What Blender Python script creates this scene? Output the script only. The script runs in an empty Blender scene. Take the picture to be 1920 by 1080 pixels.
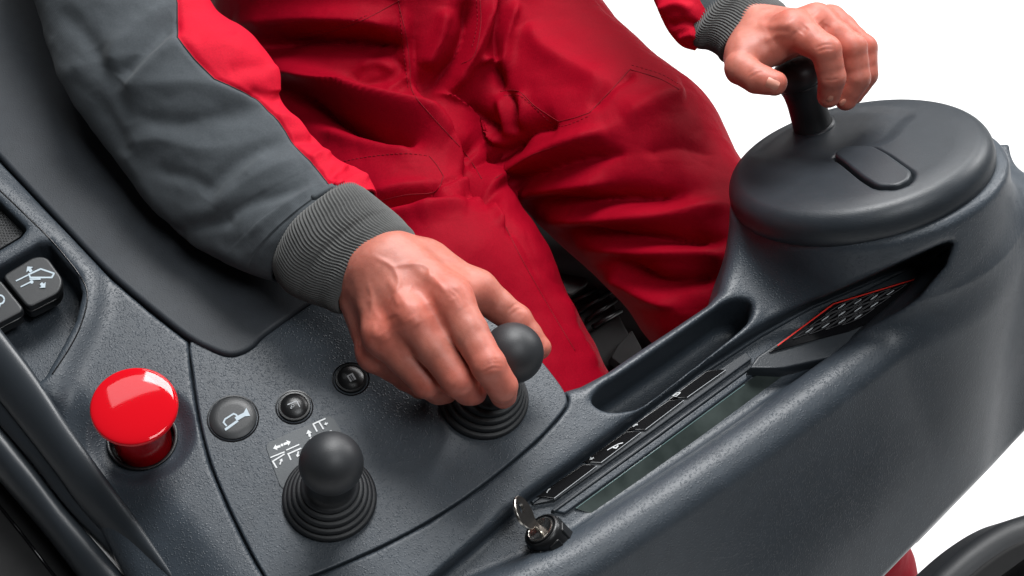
import bpy, bmesh, math, random
import numpy as np
from mathutils import Vector
from mathutils.bvhtree import BVHTree
random.seed(7); RNG = np.random.RandomState(7)
S = bpy.context.scene
COL = S.collection
# ------------------------------------------------------------------ camera, world, lights, exposure
F_PX = 2900.0                       # focal length in pixels of a 1920-wide picture
PITCH = math.radians(42.0)          # camera looks 42 degrees down
CAM = np.array([0.0, 0.0, 1.6])
cam_d = bpy.data.cameras.new('camera'); cam = bpy.data.objects.new('camera', cam_d); COL.objects.link(cam)
cam.location = CAM; cam.rotation_euler = (math.pi/2 - PITCH, 0, 0)
cam_d.sensor_width = 36.0; cam_d.lens = 36.0*F_PX/1920; cam_d.clip_start = 0.05; cam_d.clip_end = 200
S.camera = cam
wd = bpy.data.worlds.new('World'); S.world = wd; wd.use_nodes = True
wd.node_tree.nodes['Background'].inputs[0].default_value = (0.95, 0.97, 1.0, 1)
wd.node_tree.nodes['Background'].inputs[1].default_value = 0.02
S.view_settings.view_transform = 'Standard'; S.view_settings.look = 'None'
S.view_settings.exposure = 0.15; S.view_settings.gamma = 1.0; S.view_settings.use_curve_mapping = False
S.render.engine = 'CYCLES'; S.cycles.use_denoising = True
S.cycles.max_bounces = 6; S.cycles.diffuse_bounces = 3; S.cycles.glossy_bounces = 3; S.cycles.transmission_bounces = 4
def area(name, loc, target, size, power, color=(1, 1, 1)):
    l = bpy.data.lights.new(name, 'AREA'); l.shape = 'RECTANGLE'; l.size, l.size_y = size
    l.energy = power; l.color = color
    o = bpy.data.objects.new(name, l); COL.objects.link(o); o.location = loc
    o.rotation_euler = (Vector(target)-Vector(loc)).to_track_quat('-Z', 'Y').to_euler(); return o
area('key_softbox', (0.14, 1.60, 2.6), (0.1, 0.95, 0.85), (0.85, 0.62), 41)
area('side_softbox', (-0.42, 1.22, 2.55), (-0.2, 0.85, 0.85), (0.6, 0.4), 3, (0.93, 0.97, 1.0))
area('front_softbox', (0.75, -0.15, 2.7), (0.15, 0.9, 0.8), (0.8, 0.7), 17, (0.95, 0.98, 1.0))
area('floor_light', (0.8, 3.3, 2.6), (0.8, 2.6, 0.0), (2.4, 1.6), 64)
area('floor_light_low', (2.3, 2.5, 2.2), (1.1, 1.4, 0.0), (0.9, 0.9), 40)
# ------------------------------------------------------------------ frames of reference (lengths in mm while modelling)
RX = np.array([1.0, 0, 0]); UPV = np.array([0, math.sin(PITCH), math.cos(PITCH)]); BK = np.array([0, -math.cos(PITCH), math.sin(PITCH)])
RM = np.stack([RX, UPV, BK])        # rows: right, up, back axes in world
def toW(p): return np.asarray(p, float).reshape(-1, 3) @ RM * 0.001 + CAM
def R_(px, py): return np.array([(px-960)/F_PX, -(py-540)/F_PX, -1.0])
def P(px, py, d): return R_(px, py)*d
def pix(p):
    p = np.asarray(p, float).reshape(-1, 3); d = -p[:, 2]
    return np.stack([960+F_PX*p[:, 0]/d, 540-F_PX*p[:, 1]/d], 1)
def nrm(v): v = np.asarray(v, float); return v/np.linalg.norm(v)
class Frame:                        # a working plane: origin, u (right), v (up the plane), n (out of it)
    def __init__(s, o, n, uhint=(1, 0, 0)):
        s.o = np.asarray(o, float); s.n = nrm(n); u = np.asarray(uhint, float); s.u = nrm(u-s.n*(u@s.n)); s.v = np.cross(s.n, s.u)
    def hit(s, px, py, w=0.0):
        r = R_(px, py); d = (s.o@s.n+w)/(r@s.n); return r*d
    def uv(s, px, py, w=0.0):
        q = s.hit(px, py, w)-s.o; return np.array([q@s.u, q@s.v])
    def poly(s, pts, w=0.0): return np.array([s.uv(x, y, w) for x, y in pts])
    def at(s, u, v, w=0.0): return s.o+np.multiply.outer(u, s.u)+np.multiply.outer(v, s.v)+np.multiply.outer(w, s.n)
    def loc(s, p): q = np.asarray(p).reshape(-1, 3)-s.o; return np.stack([q@s.u, q@s.v, q@s.n], 1)
PN = Frame(P(620, 880, 1080), (0.1, 0.5, 0.86))            # the lever panel
# ------------------------------------------------------------------ signed distance modelling
def smin(a, b, k):
    h = np.clip(0.5+0.5*(b-a)/k, 0, 1); return b+(a-b)*h-k*h*(1-h)
def smax(a, b, k): return -smin(-a, -b, k)
def poly_sdf(poly, U, V):
    poly = np.asarray(poly, float); d = np.full(U.shape, 1e18); ins = np.zeros(U.shape, bool)
    for i in range(len(poly)):
        a = poly[i]; b = poly[(i+1) % len(poly)]; e = b-a; L = e@e
        if L < 1e-12: continue
        t = np.clip(((U-a[0])*e[0]+(V-a[1])*e[1])/L, 0, 1)
        d = np.minimum(d, (U-a[0]-e[0]*t)**2+(V-a[1]-e[1]*t)**2)
        c = (a[1] > V) != (b[1] > V)
        if a[1] != b[1]: ins ^= c & (U < (b[0]-a[0])*(V-a[1])/(b[1]-a[1])+a[0])
    d = np.sqrt(d); return np.where(ins, -d, d).astype(np.float32)
def line_dist(poly, U, V):
    """distance to an open polyline and the running parameter of the nearest point"""
    d = np.full(U.shape, 1e18); par = np.zeros(U.shape)
    for i in range(len(poly)-1):
        a = poly[i]; b = poly[i+1]; e = b-a; L = e@e
        t = np.clip(((U-a[0])*e[0]+(V-a[1])*e[1])/L, 0, 1)
        q = (U-a[0]-e[0]*t)**2+(V-a[1]-e[1]*t)**2; m = q < d
        d = np.where(m, q, d); par = np.where(m, i+t, par)
    return np.sqrt(d), par
def spline(pts, n=8, closed=False):
    """Catmull-Rom through the points"""
    p = np.asarray(pts, float); N = len(p); out = []
    rng = range(N if closed else N-1)
    for i in rng:
        if closed: a, b, c, d = p[(i-1) % N], p[i], p[(i+1) % N], p[(i+2) % N]
        else: a, b, c, d = p[max(i-1, 0)], p[i], p[i+1], p[min(i+2, N-1)]
        for j in range(n):
            t = j/n
            out.append(0.5*((2*b)+(c-a)*t+(2*a-5*b+4*c-d)*t*t+(3*b-a-3*c+d)*t**3))
    if not closed: out.append(p[-1])
    return np.array(out)
def surface_nets(Fv, org, h):
    """naive surface nets: grid of signed distances -> vertices, quads, normals"""
    nx, ny, nz = Fv.shape; ins = Fv < 0
    c = ins[:-1, :-1, :-1].astype(np.int8)
    for dx, dy, dz in ((1,0,0),(0,1,0),(0,0,1),(1,1,0),(1,0,1),(0,1,1),(1,1,1)):
        c = c+ins[dx:nx-1+dx, dy:ny-1+dy, dz:nz-1+dz]
    act = (c > 0) & (c < 8); I, J, K = np.nonzero(act); M = len(I)
    idx = np.full(act.shape, -1, np.int32); idx[I, J, K] = np.arange(M)
    cor = [(0,0,0),(1,0,0),(0,1,0),(1,1,0),(0,0,1),(1,0,1),(0,1,1),(1,1,1)]
    val = np.stack([Fv[I+a, J+b, K+e] for a, b, e in cor], 1).astype(np.float64)
    acc = np.zeros((M, 3)); cnt = np.zeros(M)
    for a, b in ((0,1),(2,3),(4,5),(6,7),(0,2),(1,3),(4,6),(5,7),(0,4),(1,5),(2,6),(3,7)):
        m = (val[:, a] < 0) != (val[:, b] < 0)
        t = np.where(m, val[:, a]/np.where(m, val[:, a]-val[:, b], 1), 0)[:, None]
        ca = np.array(cor[a], float); cb = np.array(cor[b], float)
        acc += m[:, None]*(ca+(cb-ca)*t); cnt += m
    vtx = np.stack([I, J, K], 1)+acc/cnt[:, None]
    fr = acc/cnt[:, None]; X = [1-fr[:, 0], fr[:, 0]]; Y = [1-fr[:, 1], fr[:, 1]]; Z = [1-fr[:, 2], fr[:, 2]]
    g = np.zeros((M, 3))
    for q, (a, b, e) in enumerate(cor):
        g[:, 0] += val[:, q]*(1 if a else -1)*Y[b]*Z[e]; g[:, 1] += val[:, q]*(1 if b else -1)*X[a]*Z[e]; g[:, 2] += val[:, q]*(1 if e else -1)*X[a]*Y[b]
    g /= np.maximum(np.linalg.norm(g, axis=1), 1e-9)[:, None]
    quads = []
    for ax in range(3):
        s = [slice(None)]*3; s2 = [slice(None)]*3
        s[ax] = slice(0, -1); s2[ax] = slice(1, None)
        A = ins[tuple(s)]; B = ins[tuple(s2)]; o1, o2 = [(1, 2), (2, 0), (0, 1)][ax]
        ch = A != B; sl = [slice(None)]*3; sl[o1] = slice(1, -1); sl[o2] = slice(1, -1)
        ijk = np.argwhere(ch[tuple(sl)]); ijk[:, o1] += 1; ijk[:, o2] += 1
        if not len(ijk): continue
        def cell(d1, d2):
            q = ijk.copy(); q[:, o1] -= d1; q[:, o2] -= d2; return idx[q[:, 0], q[:, 1], q[:, 2]]
        qd = np.stack([cell(1, 1), cell(0, 1), cell(0, 0), cell(1, 0)], 1)
        fl = ~A[ijk[:, 0], ijk[:, 1], ijk[:, 2]]; qd[fl] = qd[fl][:, ::-1]; quads.append(qd)
    return np.asarray(org)+vtx*h, np.concatenate(quads), g
class Vol:                           # an axis-aligned block of distances
    def __init__(s, lo, hi, h, big=60.0):
        s.lo = np.asarray(lo, float); s.h = h; s.n = np.ceil((np.asarray(hi)-s.lo)/h).astype(int)+1
        s.f = np.full(tuple(s.n), big, np.float32)
        s.ax = [(s.lo[i]+h*np.arange(s.n[i])).astype(np.float32) for i in range(3)]
    def block(s, lo, hi):
        a = np.clip(np.floor((np.asarray(lo)-s.lo)/s.h).astype(int), 0, s.n); b = np.clip(np.ceil((np.asarray(hi)-s.lo)/s.h).astype(int)+1, 0, s.n)
        sl = tuple(slice(i, j) for i, j in zip(a, b))
        g = np.meshgrid(*[s.ax[i][sl[i]] for i in range(3)], indexing='ij', sparse=True); return sl, g
    def mesh(s): return surface_nets(s.f, s.lo, s.h)
def cone_d(g, a, b, ra, rb):
    X, Y, Z = g; a = np.asarray(a, np.float32); b = np.asarray(b, np.float32); e = b-a; L = max(float(e@e), 1e-6)
    t = np.clip(((X-a[0])*e[0]+(Y-a[1])*e[1]+(Z-a[2])*e[2])/L, 0, 1)
    return np.sqrt((X-a[0]-e[0]*t)**2+(Y-a[1]-e[1]*t)**2+(Z-a[2]-e[2]*t)**2)-(ra+(rb-ra)*t)
def add_cone(vol, a, b, ra, rb, k):
    a = np.asarray(a, float); b = np.asarray(b, float); m = max(ra, rb)+k+3*vol.h
    sl, g = vol.block(np.minimum(a, b)-m, np.maximum(a, b)+m)
    if vol.f[sl].size: vol.f[sl] = smin(vol.f[sl], cone_d(g, a, b, ra, rb).astype(np.float32), k)
def vnoise(p, scale, seed=0):
    """smooth value noise on points (N,3), about -1..1"""
    q = np.asarray(p, float)/scale+seed*17.31; i = np.floor(q).astype(np.int64); f = q-i; f = f*f*(3-2*f); out = 0
    def hsh(a, b, c):
        n = (a*374761393+b*668265263+c*2147483647+seed*974634777) & 0xffffffff
        n = ((n ^ (n >> 13))*1274126177) & 0xffffffff; return ((n ^ (n >> 16)) & 0xffff)/32767.5-1
    for a in (0, 1):
        for b in (0, 1):
            for c in (0, 1):
                w = (f[:, 0] if a else 1-f[:, 0])*(f[:, 1] if b else 1-f[:, 1])*(f[:, 2] if c else 1-f[:, 2])
                out = out+w*hsh(i[:, 0]+a, i[:, 1]+b, i[:, 2]+c)
    return out
def vert_normals(v, q):
    n = np.zeros_like(v); q = np.asarray(q)
    fn = np.cross(v[q[:, 2]]-v[q[:, 0]], v[q[:, -1]]-v[q[:, 1]])
    for i in range(q.shape[1]): np.add.at(n, q[:, i], fn)
    return n/np.maximum(np.linalg.norm(n, axis=1), 1e-12)[:, None]
# ------------------------------------------------------------------ objects
ORG = {}
def mk(name, verts, faces, mat, parent=None, smooth=True, normals=None, flatw=None, mids=None, sharp=None):
    """one mesh object; verts in camera-aligned mm"""
    w = toW(verts); org = w.mean(0); lv = w-org
    me = bpy.data.meshes.new(name)
    if isinstance(faces, np.ndarray):
        nf, k = faces.shape
        me.vertices.add(len(lv)); me.vertices.foreach_set('co', lv.astype(np.float32).ravel())
        me.loops.add(nf*k); me.loops.foreach_set('vertex_index', faces.astype(np.int32).ravel())
        me.polygons.add(nf); me.polygons.foreach_set('loop_start', np.arange(0, nf*k, k, dtype=np.int32)); me.polygons.foreach_set('loop_total', np.full(nf, k, np.int32))
        me.update(calc_edges=True); me.validate()
    else:
        me.from_pydata(lv.tolist(), [], [list(map(int, f)) for f in faces]); me.update()
    if smooth: me.polygons.foreach_set('use_smooth', np.ones(len(me.polygons), bool))
    for m in (mat if isinstance(mat, (list, tuple)) else [mat]): me.materials.append(m)
    if mids is not None: me.polygons.foreach_set('material_index', np.asarray(mids, np.int32))
    if normals is not None: me.normals_split_custom_set_from_vertices((np.asarray(normals) @ RM).tolist())
    if sharp is not None: me.set_sharp_from_angle(angle=math.radians(sharp))
    o = bpy.data.objects.new(name, me); COL.objects.link(o)
    return place(o, org, parent)
def place(o, org, parent=None):
    ORG[o.name] = np.asarray(org, float)
    if parent is not None: o.parent = parent; o.location = org-ORG[parent.name]
    else: o.location = org
    return o
def thing(name, base, label, cat, group=None):
    o = bpy.data.objects.new(name, None); COL.objects.link(o); o.empty_display_size = 0.02
    place(o, toW(base)[0]); tag(o, label, cat, group); return o
def hub(name, base, parent): 
    o = bpy.data.objects.new(name, None); COL.objects.link(o); o.empty_display_size = 0.01
    return place(o, toW(base)[0], parent)
def tag(o, label=None, cat=None, group=None, kind=None):
    for k, v in (('label', label), ('category', cat), ('group', group), ('kind', kind)):
        if v: o[k] = v
    return o
def lathe(fr, prof, seg=64, c=(0, 0), tilt=None):
    """(r, w) profile turned about the frame's normal at (u, v) = c -> verts, faces"""
    th = np.linspace(0, 2*np.pi, seg, endpoint=False); v = []; f = []
    for r, w in prof:
        v.append(fr.at(c[0]+r*np.cos(th), c[1]+r*np.sin(th), np.full(seg, float(w))))
    v = np.concatenate(v); m = len(prof)
    for i in range(m-1):
        for j in range(seg):
            k = (j+1) % seg; f.append((i*seg+j, i*seg+k, (i+1)*seg+k, (i+1)*seg+j))
    f.append(tuple(range(seg))[::-1]); f.append(tuple((m-1)*seg+j for j in range(seg)))
    return v, f
def inset(poly, d):
    """move a polygon inwards by d (counter-clockwise or not)"""
    p = np.asarray(poly, float); n = len(p)
    ar = 0.5*sum(p[i][0]*p[(i+1) % n][1]-p[(i+1) % n][0]*p[i][1] for i in range(n)); sg = 1 if ar > 0 else -1
    out = []
    for i in range(n):
        a = p[i]-p[i-1]; b = p[(i+1) % n]-p[i]
        na = np.array([-a[1], a[0]])*sg/max(np.linalg.norm(a), 1e-9); nb = np.array([-b[1], b[0]])*sg/max(np.linalg.norm(b), 1e-9)
        m = na+nb; q = m@m
        out.append(p[i]+(m*(2*d/q) if q > 0.3 else na*d))
    return np.array(out)
def rnd_poly(poly, r, n=5):
    """round the corners of a polygon"""
    p = np.asarray(poly, float); N = len(p); out = []
    for i in range(N):
        a, b, c = p[i-1], p[i], p[(i+1) % N]; la = np.linalg.norm(a-b); lc = np.linalg.norm(c-b); q = min(r, la*0.48, lc*0.48)
        s = b+(a-b)/la*q; e = b+(c-b)/lc*q
        for j in range(n+1):
            t = j/n; out.append((1-t)**2*s+2*t*(1-t)*b+t*t*e)
    return np.array(out)
def slab(fr, poly, top, thick, bev=1.0, steps=3, dome=0.0):
    """flat piece with a rounded upper edge -> verts, faces; poly in (u, v)"""
    poly = np.asarray(poly, float); n = len(poly); rings = [(poly, top-thick)]
    ar = 0.5*sum(poly[i][0]*poly[(i+1) % n][1]-poly[(i+1) % n][0]*poly[i][1] for i in range(n))
    if ar < 0: poly = poly[::-1]; rings = [(poly, top-thick)]
    for s in range(steps+1):
        a = s/steps*math.pi/2; rings.append((inset(poly, bev*(1-math.cos(a))), top-bev*(1-math.sin(a))))
    rings.append((inset(poly, bev*1.12+0.12), top))
    v = np.concatenate([fr.at(r[:, 0], r[:, 1], np.full(n, float(w))) for r, w in rings]); f = []; m = len(rings)
    for i in range(m-1):
        for j in range(n):
            k = (j+1) % n; f.append((i*n+j, i*n+k, (i+1)*n+k, (i+1)*n+j))
    f.append(tuple(range(n))[::-1]); f.append(tuple((m-1)*n+j for j in range(n)))
    return v, f
def tube(pts, r, seg=8, close=False):
    """round bar along 3-D points -> verts, faces"""
    pts = np.asarray(pts, float); n = len(pts); r = np.broadcast_to(np.asarray(r, float), (n,))
    T = np.gradient(pts, axis=0); T /= np.linalg.norm(T, axis=1)[:, None]
    ref = np.array([0.3, 0.2, 1.0]); v = []
    for i in range(n):
        a = np.cross(T[i], ref); a /= np.linalg.norm(a); b = np.cross(T[i], a)
        th = np.arange(seg)*2*np.pi/seg; v.append(pts[i]+r[i]*(np.outer(np.cos(th), a)+np.outer(np.sin(th), b)))
    v = np.concatenate(v); f = []
    for i in range(n-1):
        for j in range(seg):
            k = (j+1) % seg; f.append((i*seg+j, (i+1)*seg+j, (i+1)*seg+k, i*seg+k))
    f.append(tuple(range(seg))); f.append(tuple((n-1)*seg+j for j in range(seg))[::-1])
    return v, f
def join(parts):
    vs, fs, o = [], [], 0
    for v, f in parts:
        vs.append(np.asarray(v)); fs += [tuple(int(i)+o for i in q) for q in f]; o += len(v)
    return np.concatenate(vs), fs
# ------------------------------------------------------------------ materials
def mat(name, color, rough=0.5, spec=0.5, **kw):
    m = bpy.data.materials.new(name); m.use_nodes = True; b = m.node_tree.nodes['Principled BSDF']
    b.inputs['Base Color'].default_value = (*color, 1); b.inputs['Roughness'].default_value = rough; b.inputs['Specular IOR Level'].default_value = spec
    for k, v in kw.items(): b.inputs[k.replace('_', ' ')].default_value = v
    return m
def nd(m, t, **kw):
    n = m.node_tree.nodes.new(t)
    for k, v in kw.items(): setattr(n, k, v)
    return n
def lk(m, a, b): m.node_tree.links.new(a, b)
def bsdf(m): return m.node_tree.nodes['Principled BSDF']
def coords(m, kind='Object'):
    """world-scaled coordinates: no object here is scaled, so object space is metres"""
    return nd(m, 'ShaderNodeTexCoord').outputs[kind]
def noise(m, vec, scale, detail=3, rough=0.5):
    n = nd(m, 'ShaderNodeTexNoise'); n.inputs['Scale'].default_value = scale; n.inputs['Detail'].default_value = detail; n.inputs['Roughness'].default_value = rough
    lk(m, vec, n.inputs['Vector']); return n.outputs['Fac']
def ramp(m, fac, stops):
    r = nd(m, 'ShaderNodeValToRGB'); e = r.color_ramp.elements
    while len(e) < len(stops): e.new(0.5)
    for q, (p, c) in zip(e, stops): q.position = p; q.color = (*c, 1) if len(c) == 3 else c
    lk(m, fac, r.inputs[0]); return r.outputs[0]
def bump(m, height, dist, strength=1.0, prev=None):
    b = nd(m, 'ShaderNodeBump'); b.inputs['Distance'].default_value = dist; b.inputs['Strength'].default_value = strength
    lk(m, height, b.inputs['Height'])
    if prev is not None: lk(m, prev, b.inputs['Normal'])
    return b.outputs[0]
def math_n(m, op, a, b=None):
    n = nd(m, 'ShaderNodeMath', operation=op)
    for i, x in enumerate((a, b)):
        if x is None: continue
        if isinstance(x, (int, float)): n.inputs[i].default_value = x
        else: lk(m, x, n.inputs[i])
    return n.outputs[0]
def plastic(name, c, grain=1.0, rough=0.42, scale=1.0):
    """moulded plastic with a fine leathery grain: scattered raised droplets on a fine rough field"""
    m = mat(name, c, rough, 0.5); v = coords(m); b = bsdf(m)
    vo = nd(m, 'ShaderNodeTexVoronoi', feature='F1'); vo.inputs['Scale'].default_value = 540*scale; vo.inputs['Randomness'].default_value = 1.0
    wob = nd(m, 'ShaderNodeVectorMath', operation='ADD'); nz = nd(m, 'ShaderNodeTexNoise'); nz.inputs['Scale'].default_value = 420*scale
    sc = nd(m, 'ShaderNodeVectorMath', operation='SCALE'); sc.inputs['Scale'].default_value = 0.0022/scale
    lk(m, v, nz.inputs['Vector']); lk(m, nz.outputs['Color'], sc.inputs[0]); lk(m, v, wob.inputs[0]); lk(m, sc.outputs[0], wob.inputs[1]); lk(m, wob.outputs[0], vo.inputs['Vector'])
    drop = ramp(m, vo.outputs['Distance'], [(0.0, (1, 1, 1)), (0.25, (0.8, 0.8, 0.8)), (0.42, (0, 0, 0))])
    gate = ramp(m, noise(m, v, 210*scale, 2), [(0.30, (0.15, 0.15, 0.15)), (0.52, (1, 1, 1))])
    h = math_n(m, 'MULTIPLY', drop, gate)
    fine = noise(m, v, 900*scale, 3, 0.6)
    h2 = math_n(m, 'ADD', h, math_n(m, 'MULTIPLY', fine, 0.85))
    lk(m, bump(m, h2, 0.00017*grain), b.inputs['Normal'])
    big = noise(m, v, 14, 3)
    r = math_n(m, 'ADD', math_n(m, 'MULTIPLY', big, 0.14), rough-0.07); lk(m, r, b.inputs['Roughness'])
    col = ramp(m, noise(m, v, 60*scale, 4, 0.65), [(0.3, tuple(x*0.90 for x in c)), (0.7, tuple(x*1.1 for x in c))]); lk(m, col, b.inputs['Base Color'])
    return m
def smooth_plastic(name, c, rough=0.4, g=1.0):
    m = mat(name, c, rough, 0.5); v = coords(m); b = bsdf(m)
    lk(m, bump(m, noise(m, v, 1400, 3, 0.6), 0.00008*g), b.inputs['Normal'])
    lk(m, math_n(m, 'ADD', math_n(m, 'MULTIPLY', noise(m, v, 30, 4, 0.6), 0.16), rough-0.08), b.inputs['Roughness'])
    return m
M = {}
M['body'] = plastic('grained_grey_plastic', (0.041, 0.052, 0.065))
M['pad'] = plastic('grey_leatherette', (0.026, 0.032, 0.040), 0.3, 0.6, 1.5)
M['trim'] = smooth_plastic('smooth_grey_trim', (0.030, 0.036, 0.043), 0.38)
M['rubber'] = smooth_plastic('black_rubber', (0.015, 0.0165, 0.019), 0.5, 1.5)
M['ball'] = smooth_plastic('soft_black_grip', (0.021, 0.023, 0.026), 0.48, 1.2)
M['disc'] = plastic('fine_grey_plastic', (0.022, 0.0275, 0.034), 0.3, 0.42, 1.5)
M['gloss'] = mat('gloss_black', (0.006, 0.006, 0.007), 0.14, 0.45)
M['satin'] = smooth_plastic('satin_black', (0.0085, 0.009, 0.0098), 0.33)
M['dark'] = smooth_plastic('dark_cab_plastic', (0.008, 0.0085, 0.009), 0.5)
M['seat'] = smooth_plastic('black_seat_cloth', (0.006, 0.006, 0.0065), 0.8)
M['btn'] = smooth_plastic('button_grey', (0.022, 0.024, 0.026), 0.42)
M['plate'] = smooth_plastic('symbol_plate_grey', (0.065, 0.075, 0.083), 0.4)
M['white'] = mat('printed_white', (0.8, 0.82, 0.83), 0.5, 0.3)
M['sym'] = mat('printed_pale_grey', (0.52, 0.61, 0.67), 0.5, 0.3)
M['dimsym'] = mat('printed_mid_grey', (0.46, 0.48, 0.50), 0.5, 0.3)
M['outline'] = mat('printed_outline_grey', (0.085, 0.085, 0.09), 0.5, 0.3)
M['redline'] = mat('printed_red', (0.72, 0.03, 0.02), 0.4, 0.4)
M['redcap'] = mat('gloss_red_plastic', (0.60, 0.005, 0.012), 0.06, 0.36)
M['metal'] = mat('nickel_plated_steel', (0.72, 0.68, 0.62), 0.22, 0.5, Metallic=1.0)
M['keyface'] = mat('dark_steel_face', (0.07, 0.064, 0.06), 0.45, 0.5, Metallic=1.0)  # flat faces of the key, darker than the plated edge
M['floor'] = mat('white_studio_floor', (0.93, 0.93, 0.93), 0.8, 0.2)
g = mat('display_glass', (0.02, 0.035, 0.034), 0.08, 0.6); M['glass'] = g
_v = coords(g); lk(g, ramp(g, noise(g, _v, 40, 3), [(0.35, (0.026, 0.034, 0.032)), (0.7, (0.056, 0.07, 0.066))]), bsdf(g).inputs['Base Color'])
M['glassedge'] = mat('glass_cut_edge', (0.14, 0.22, 0.22), 0.15, 0.7)
def symbol(fr, shapes, w, name, parent, m, T):
    """flat print: list of polygons in own units mapped by T to (u, v)"""
    vs, fs = [], []
    for poly in shapes:
        q = np.array([T(x, y) for x, y in poly])
        ar = sum(q[i][0]*q[(i+1) % len(q)][1]-q[(i+1) % len(q)][0]*q[i][1] for i in range(len(q)))
        if ar < 0: q = q[::-1]
        n = len(q); o = len(vs); vs += list(fr.at(q[:, 0], q[:, 1], np.full(n, w-0.05)))+list(fr.at(q[:, 0], q[:, 1], np.full(n, w+0.2+0.012*len(fs)/max(n,1))))
        fs.append(tuple(o+n+i for i in range(n)))
        for i in range(n): fs.append((o+i, o+(i+1) % n, o+n+(i+1) % n, o+n+i))
    return mk(name, np.array(vs), fs, m, parent, smooth=False)
def bar(a, b, t):
    a = np.array(a, float); b = np.array(b, float); d = (b-a)/np.linalg.norm(b-a); p = np.array([-d[1], d[0]])*t/2
    return [a+p, a-p, b-p, b+p]
def arrow(a, b, t, hw, hl):
    a = np.array(a, float); b = np.array(b, float); d = (b-a)/np.linalg.norm(b-a); p = np.array([-d[1], d[0]]); c = b-d*hl
    return [bar(a, c, t), [c+p*hw, c-p*hw, b]]
def ring(c, r, t, n=20):
    out = []
    for i in range(n):
        a0 = 2*math.pi*i/n; a1 = 2*math.pi*(i+1)/n
        out.append([(c[0]+(r+s)*math.cos(a), c[1]+(r+s)*math.sin(a)) for a, s in ((a0, -t/2), (a0, t/2), (a1, t/2), (a1, -t/2))])
    return out
def disc_p(c, r, n=16): return [[(c[0]+r*math.cos(2*math.pi*i/n), c[1]+r*math.sin(2*math.pi*i/n)) for i in range(n)]]
def stroke(pts, t, closed=False):
    pts = list(pts); out = []; n = len(pts)
    for i in range(n if closed else n-1): out.append(bar(pts[i], pts[(i+1) % n], t))
    for q in (pts if closed else pts[1:-1]): out += disc_p(q, t/2, 10)
    return out
# ================================================================== the setting
_f = mk('studio_floor', np.array([[0, 0, 0]]*4, float), [(0, 1, 2, 3)], M['floor'], smooth=False)
for _i, _c in enumerate(((-9, -9, 0), (9, -9, 0), (9, 14, 0), (-9, 14, 0))): _f.data.vertices[_i].co = _c
_f.location = (0, 0, 0); tag(_f, 'seamless white studio floor behind and below everything', 'floor', kind='structure')
# ================================================================== the dashboard
DASH = thing('forklift_dashboard', PN.at(60, 60, -150), 'dark grey moulded forklift dashboard with levers, red stop button and steering disc', 'dashboard')
DF = Frame(P(1604, 282, 1200), (-0.27, 0.85, 0.46))        # top of the steering disc
PX = {}
PX['slab'] = [(-160, 560), (0, 690), (130, 880), (230, 1060), (330, 1240), (560, 1290), (800, 1110), (925, 992), (990, 932), (1085, 864), (1170, 799), (1250, 738), (1322, 684), (1395, 636), (1424, 618), (1520, 565),
              (1700, 484), (1800, 450), (1900, 400), (1900, 260), (1430, 300), (1375, 450), (1350, 540), (1330, 563), (1260, 610), (1200, 649), (1140, 690), (1090, 716), (1056, 726), (1038, 706), (1007, 668),
              (940, 605), (860, 555), (740, 480), (640, 380), (480, 180), (330, -40), (200, -260), (-260, -420), (-320, 300)]
PX['panel'] = [(357, 640), (362, 700), (376, 790), (397, 870), (430, 950), (463, 1018), (487, 1062), (505, 1088), (535, 1094), (590, 1077), (700, 1030), (800, 978), (900, 912), (1000, 830), (1042, 786), (1060, 762), (1063, 748), (1056, 730),
               (1036, 702), (1007, 668), (940, 605), (860, 555), (740, 490), (660, 518), (590, 565), (500, 628), (475, 652), (452, 665), (430, 669), (400, 660)]
PX['pad'] = [(660, 518), (590, 565), (500, 628), (475, 652), (455, 664), (430, 669), (400, 660), (355, 637), (290, 587), (200, 510), (100, 405), (0, 298), (-140, 140), (-250, -100), (60, -260), (200, -200), (330, -20), (470, 180), (630, 385), (690, 460)]
PX['lip'] = [(-120, 230), (0, 333), (122, 443), (179, 508), (189, 549), (175, 606), (134, 687), (112, 760), (60, 760), (-120, 560)]
PX['rocker'] = [(-120, 560), (0, 508), (73, 465), (94, 463), (118, 492), (147, 524), (155, 557), (143, 606), (122, 647), (85, 712), (60, 730), (-120, 560)][:-1]
PX['speaker'] = [(-120, 300), (0, 384), (52, 436), (40, 452), (0, 476), (-120, 540)]
PX['tray'] = [(1112, 746), (1132, 722), (1162, 703), (1242, 649), (1332, 585), (1362, 565), (1390, 559), (1408, 567), (1409, 588), (1386, 616), (1296, 684), (1211, 748), (1180, 764), (1145, 769), (1120, 760)]
RIDGE = [(720, 1215, -16), (850, 1165, -14), (960, 1118, -13), (1060, 1072, -12), (1150, 1016, -12), (1378, 862, -12), (1561, 729, -10), (1642, 667, -7), (1753, 586, -6), (1815, 525, -4), (1850, 466, -1), (1882, 436, -4), (1920, 420, -8), (1970, 412, -14), (2035, 408, -20)]
PX['channel'] = [(925, 992), (990, 932), (1085, 864), (1170, 799), (1250, 738), (1322, 684), (1395, 636), (1424, 618), (1520, 568), (1700, 492), (1752, 470), (1772, 466), (1760, 506), (1714, 562), (1602, 642), (1532, 692), (1376, 856), (1150, 1012), (960, 1118), (800, 1180), (700, 1230), (760, 1130)]
h = 2.1
V = Vol((-300, -190, -270), (625, 450, 112), h)
U2, V2 = np.meshgrid(V.ax[0], V.ax[1], indexing='ij')
sd = {k: poly_sdf(PN.poly(spline(v, 4, True) if k in ('tray',) else v, {'channel': -6}.get(k, 0)), U2, V2) for k, v in PX.items()}
def sstep(a, b, x): t = np.clip((x-a)/(b-a), 0, 1); return t*t*(3-2*t)
H = np.zeros_like(U2)
H += 6.5*sstep(7, -3, sd['lip'])
st_c = PN.uv(264, 811)                                       # stop button seat
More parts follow.
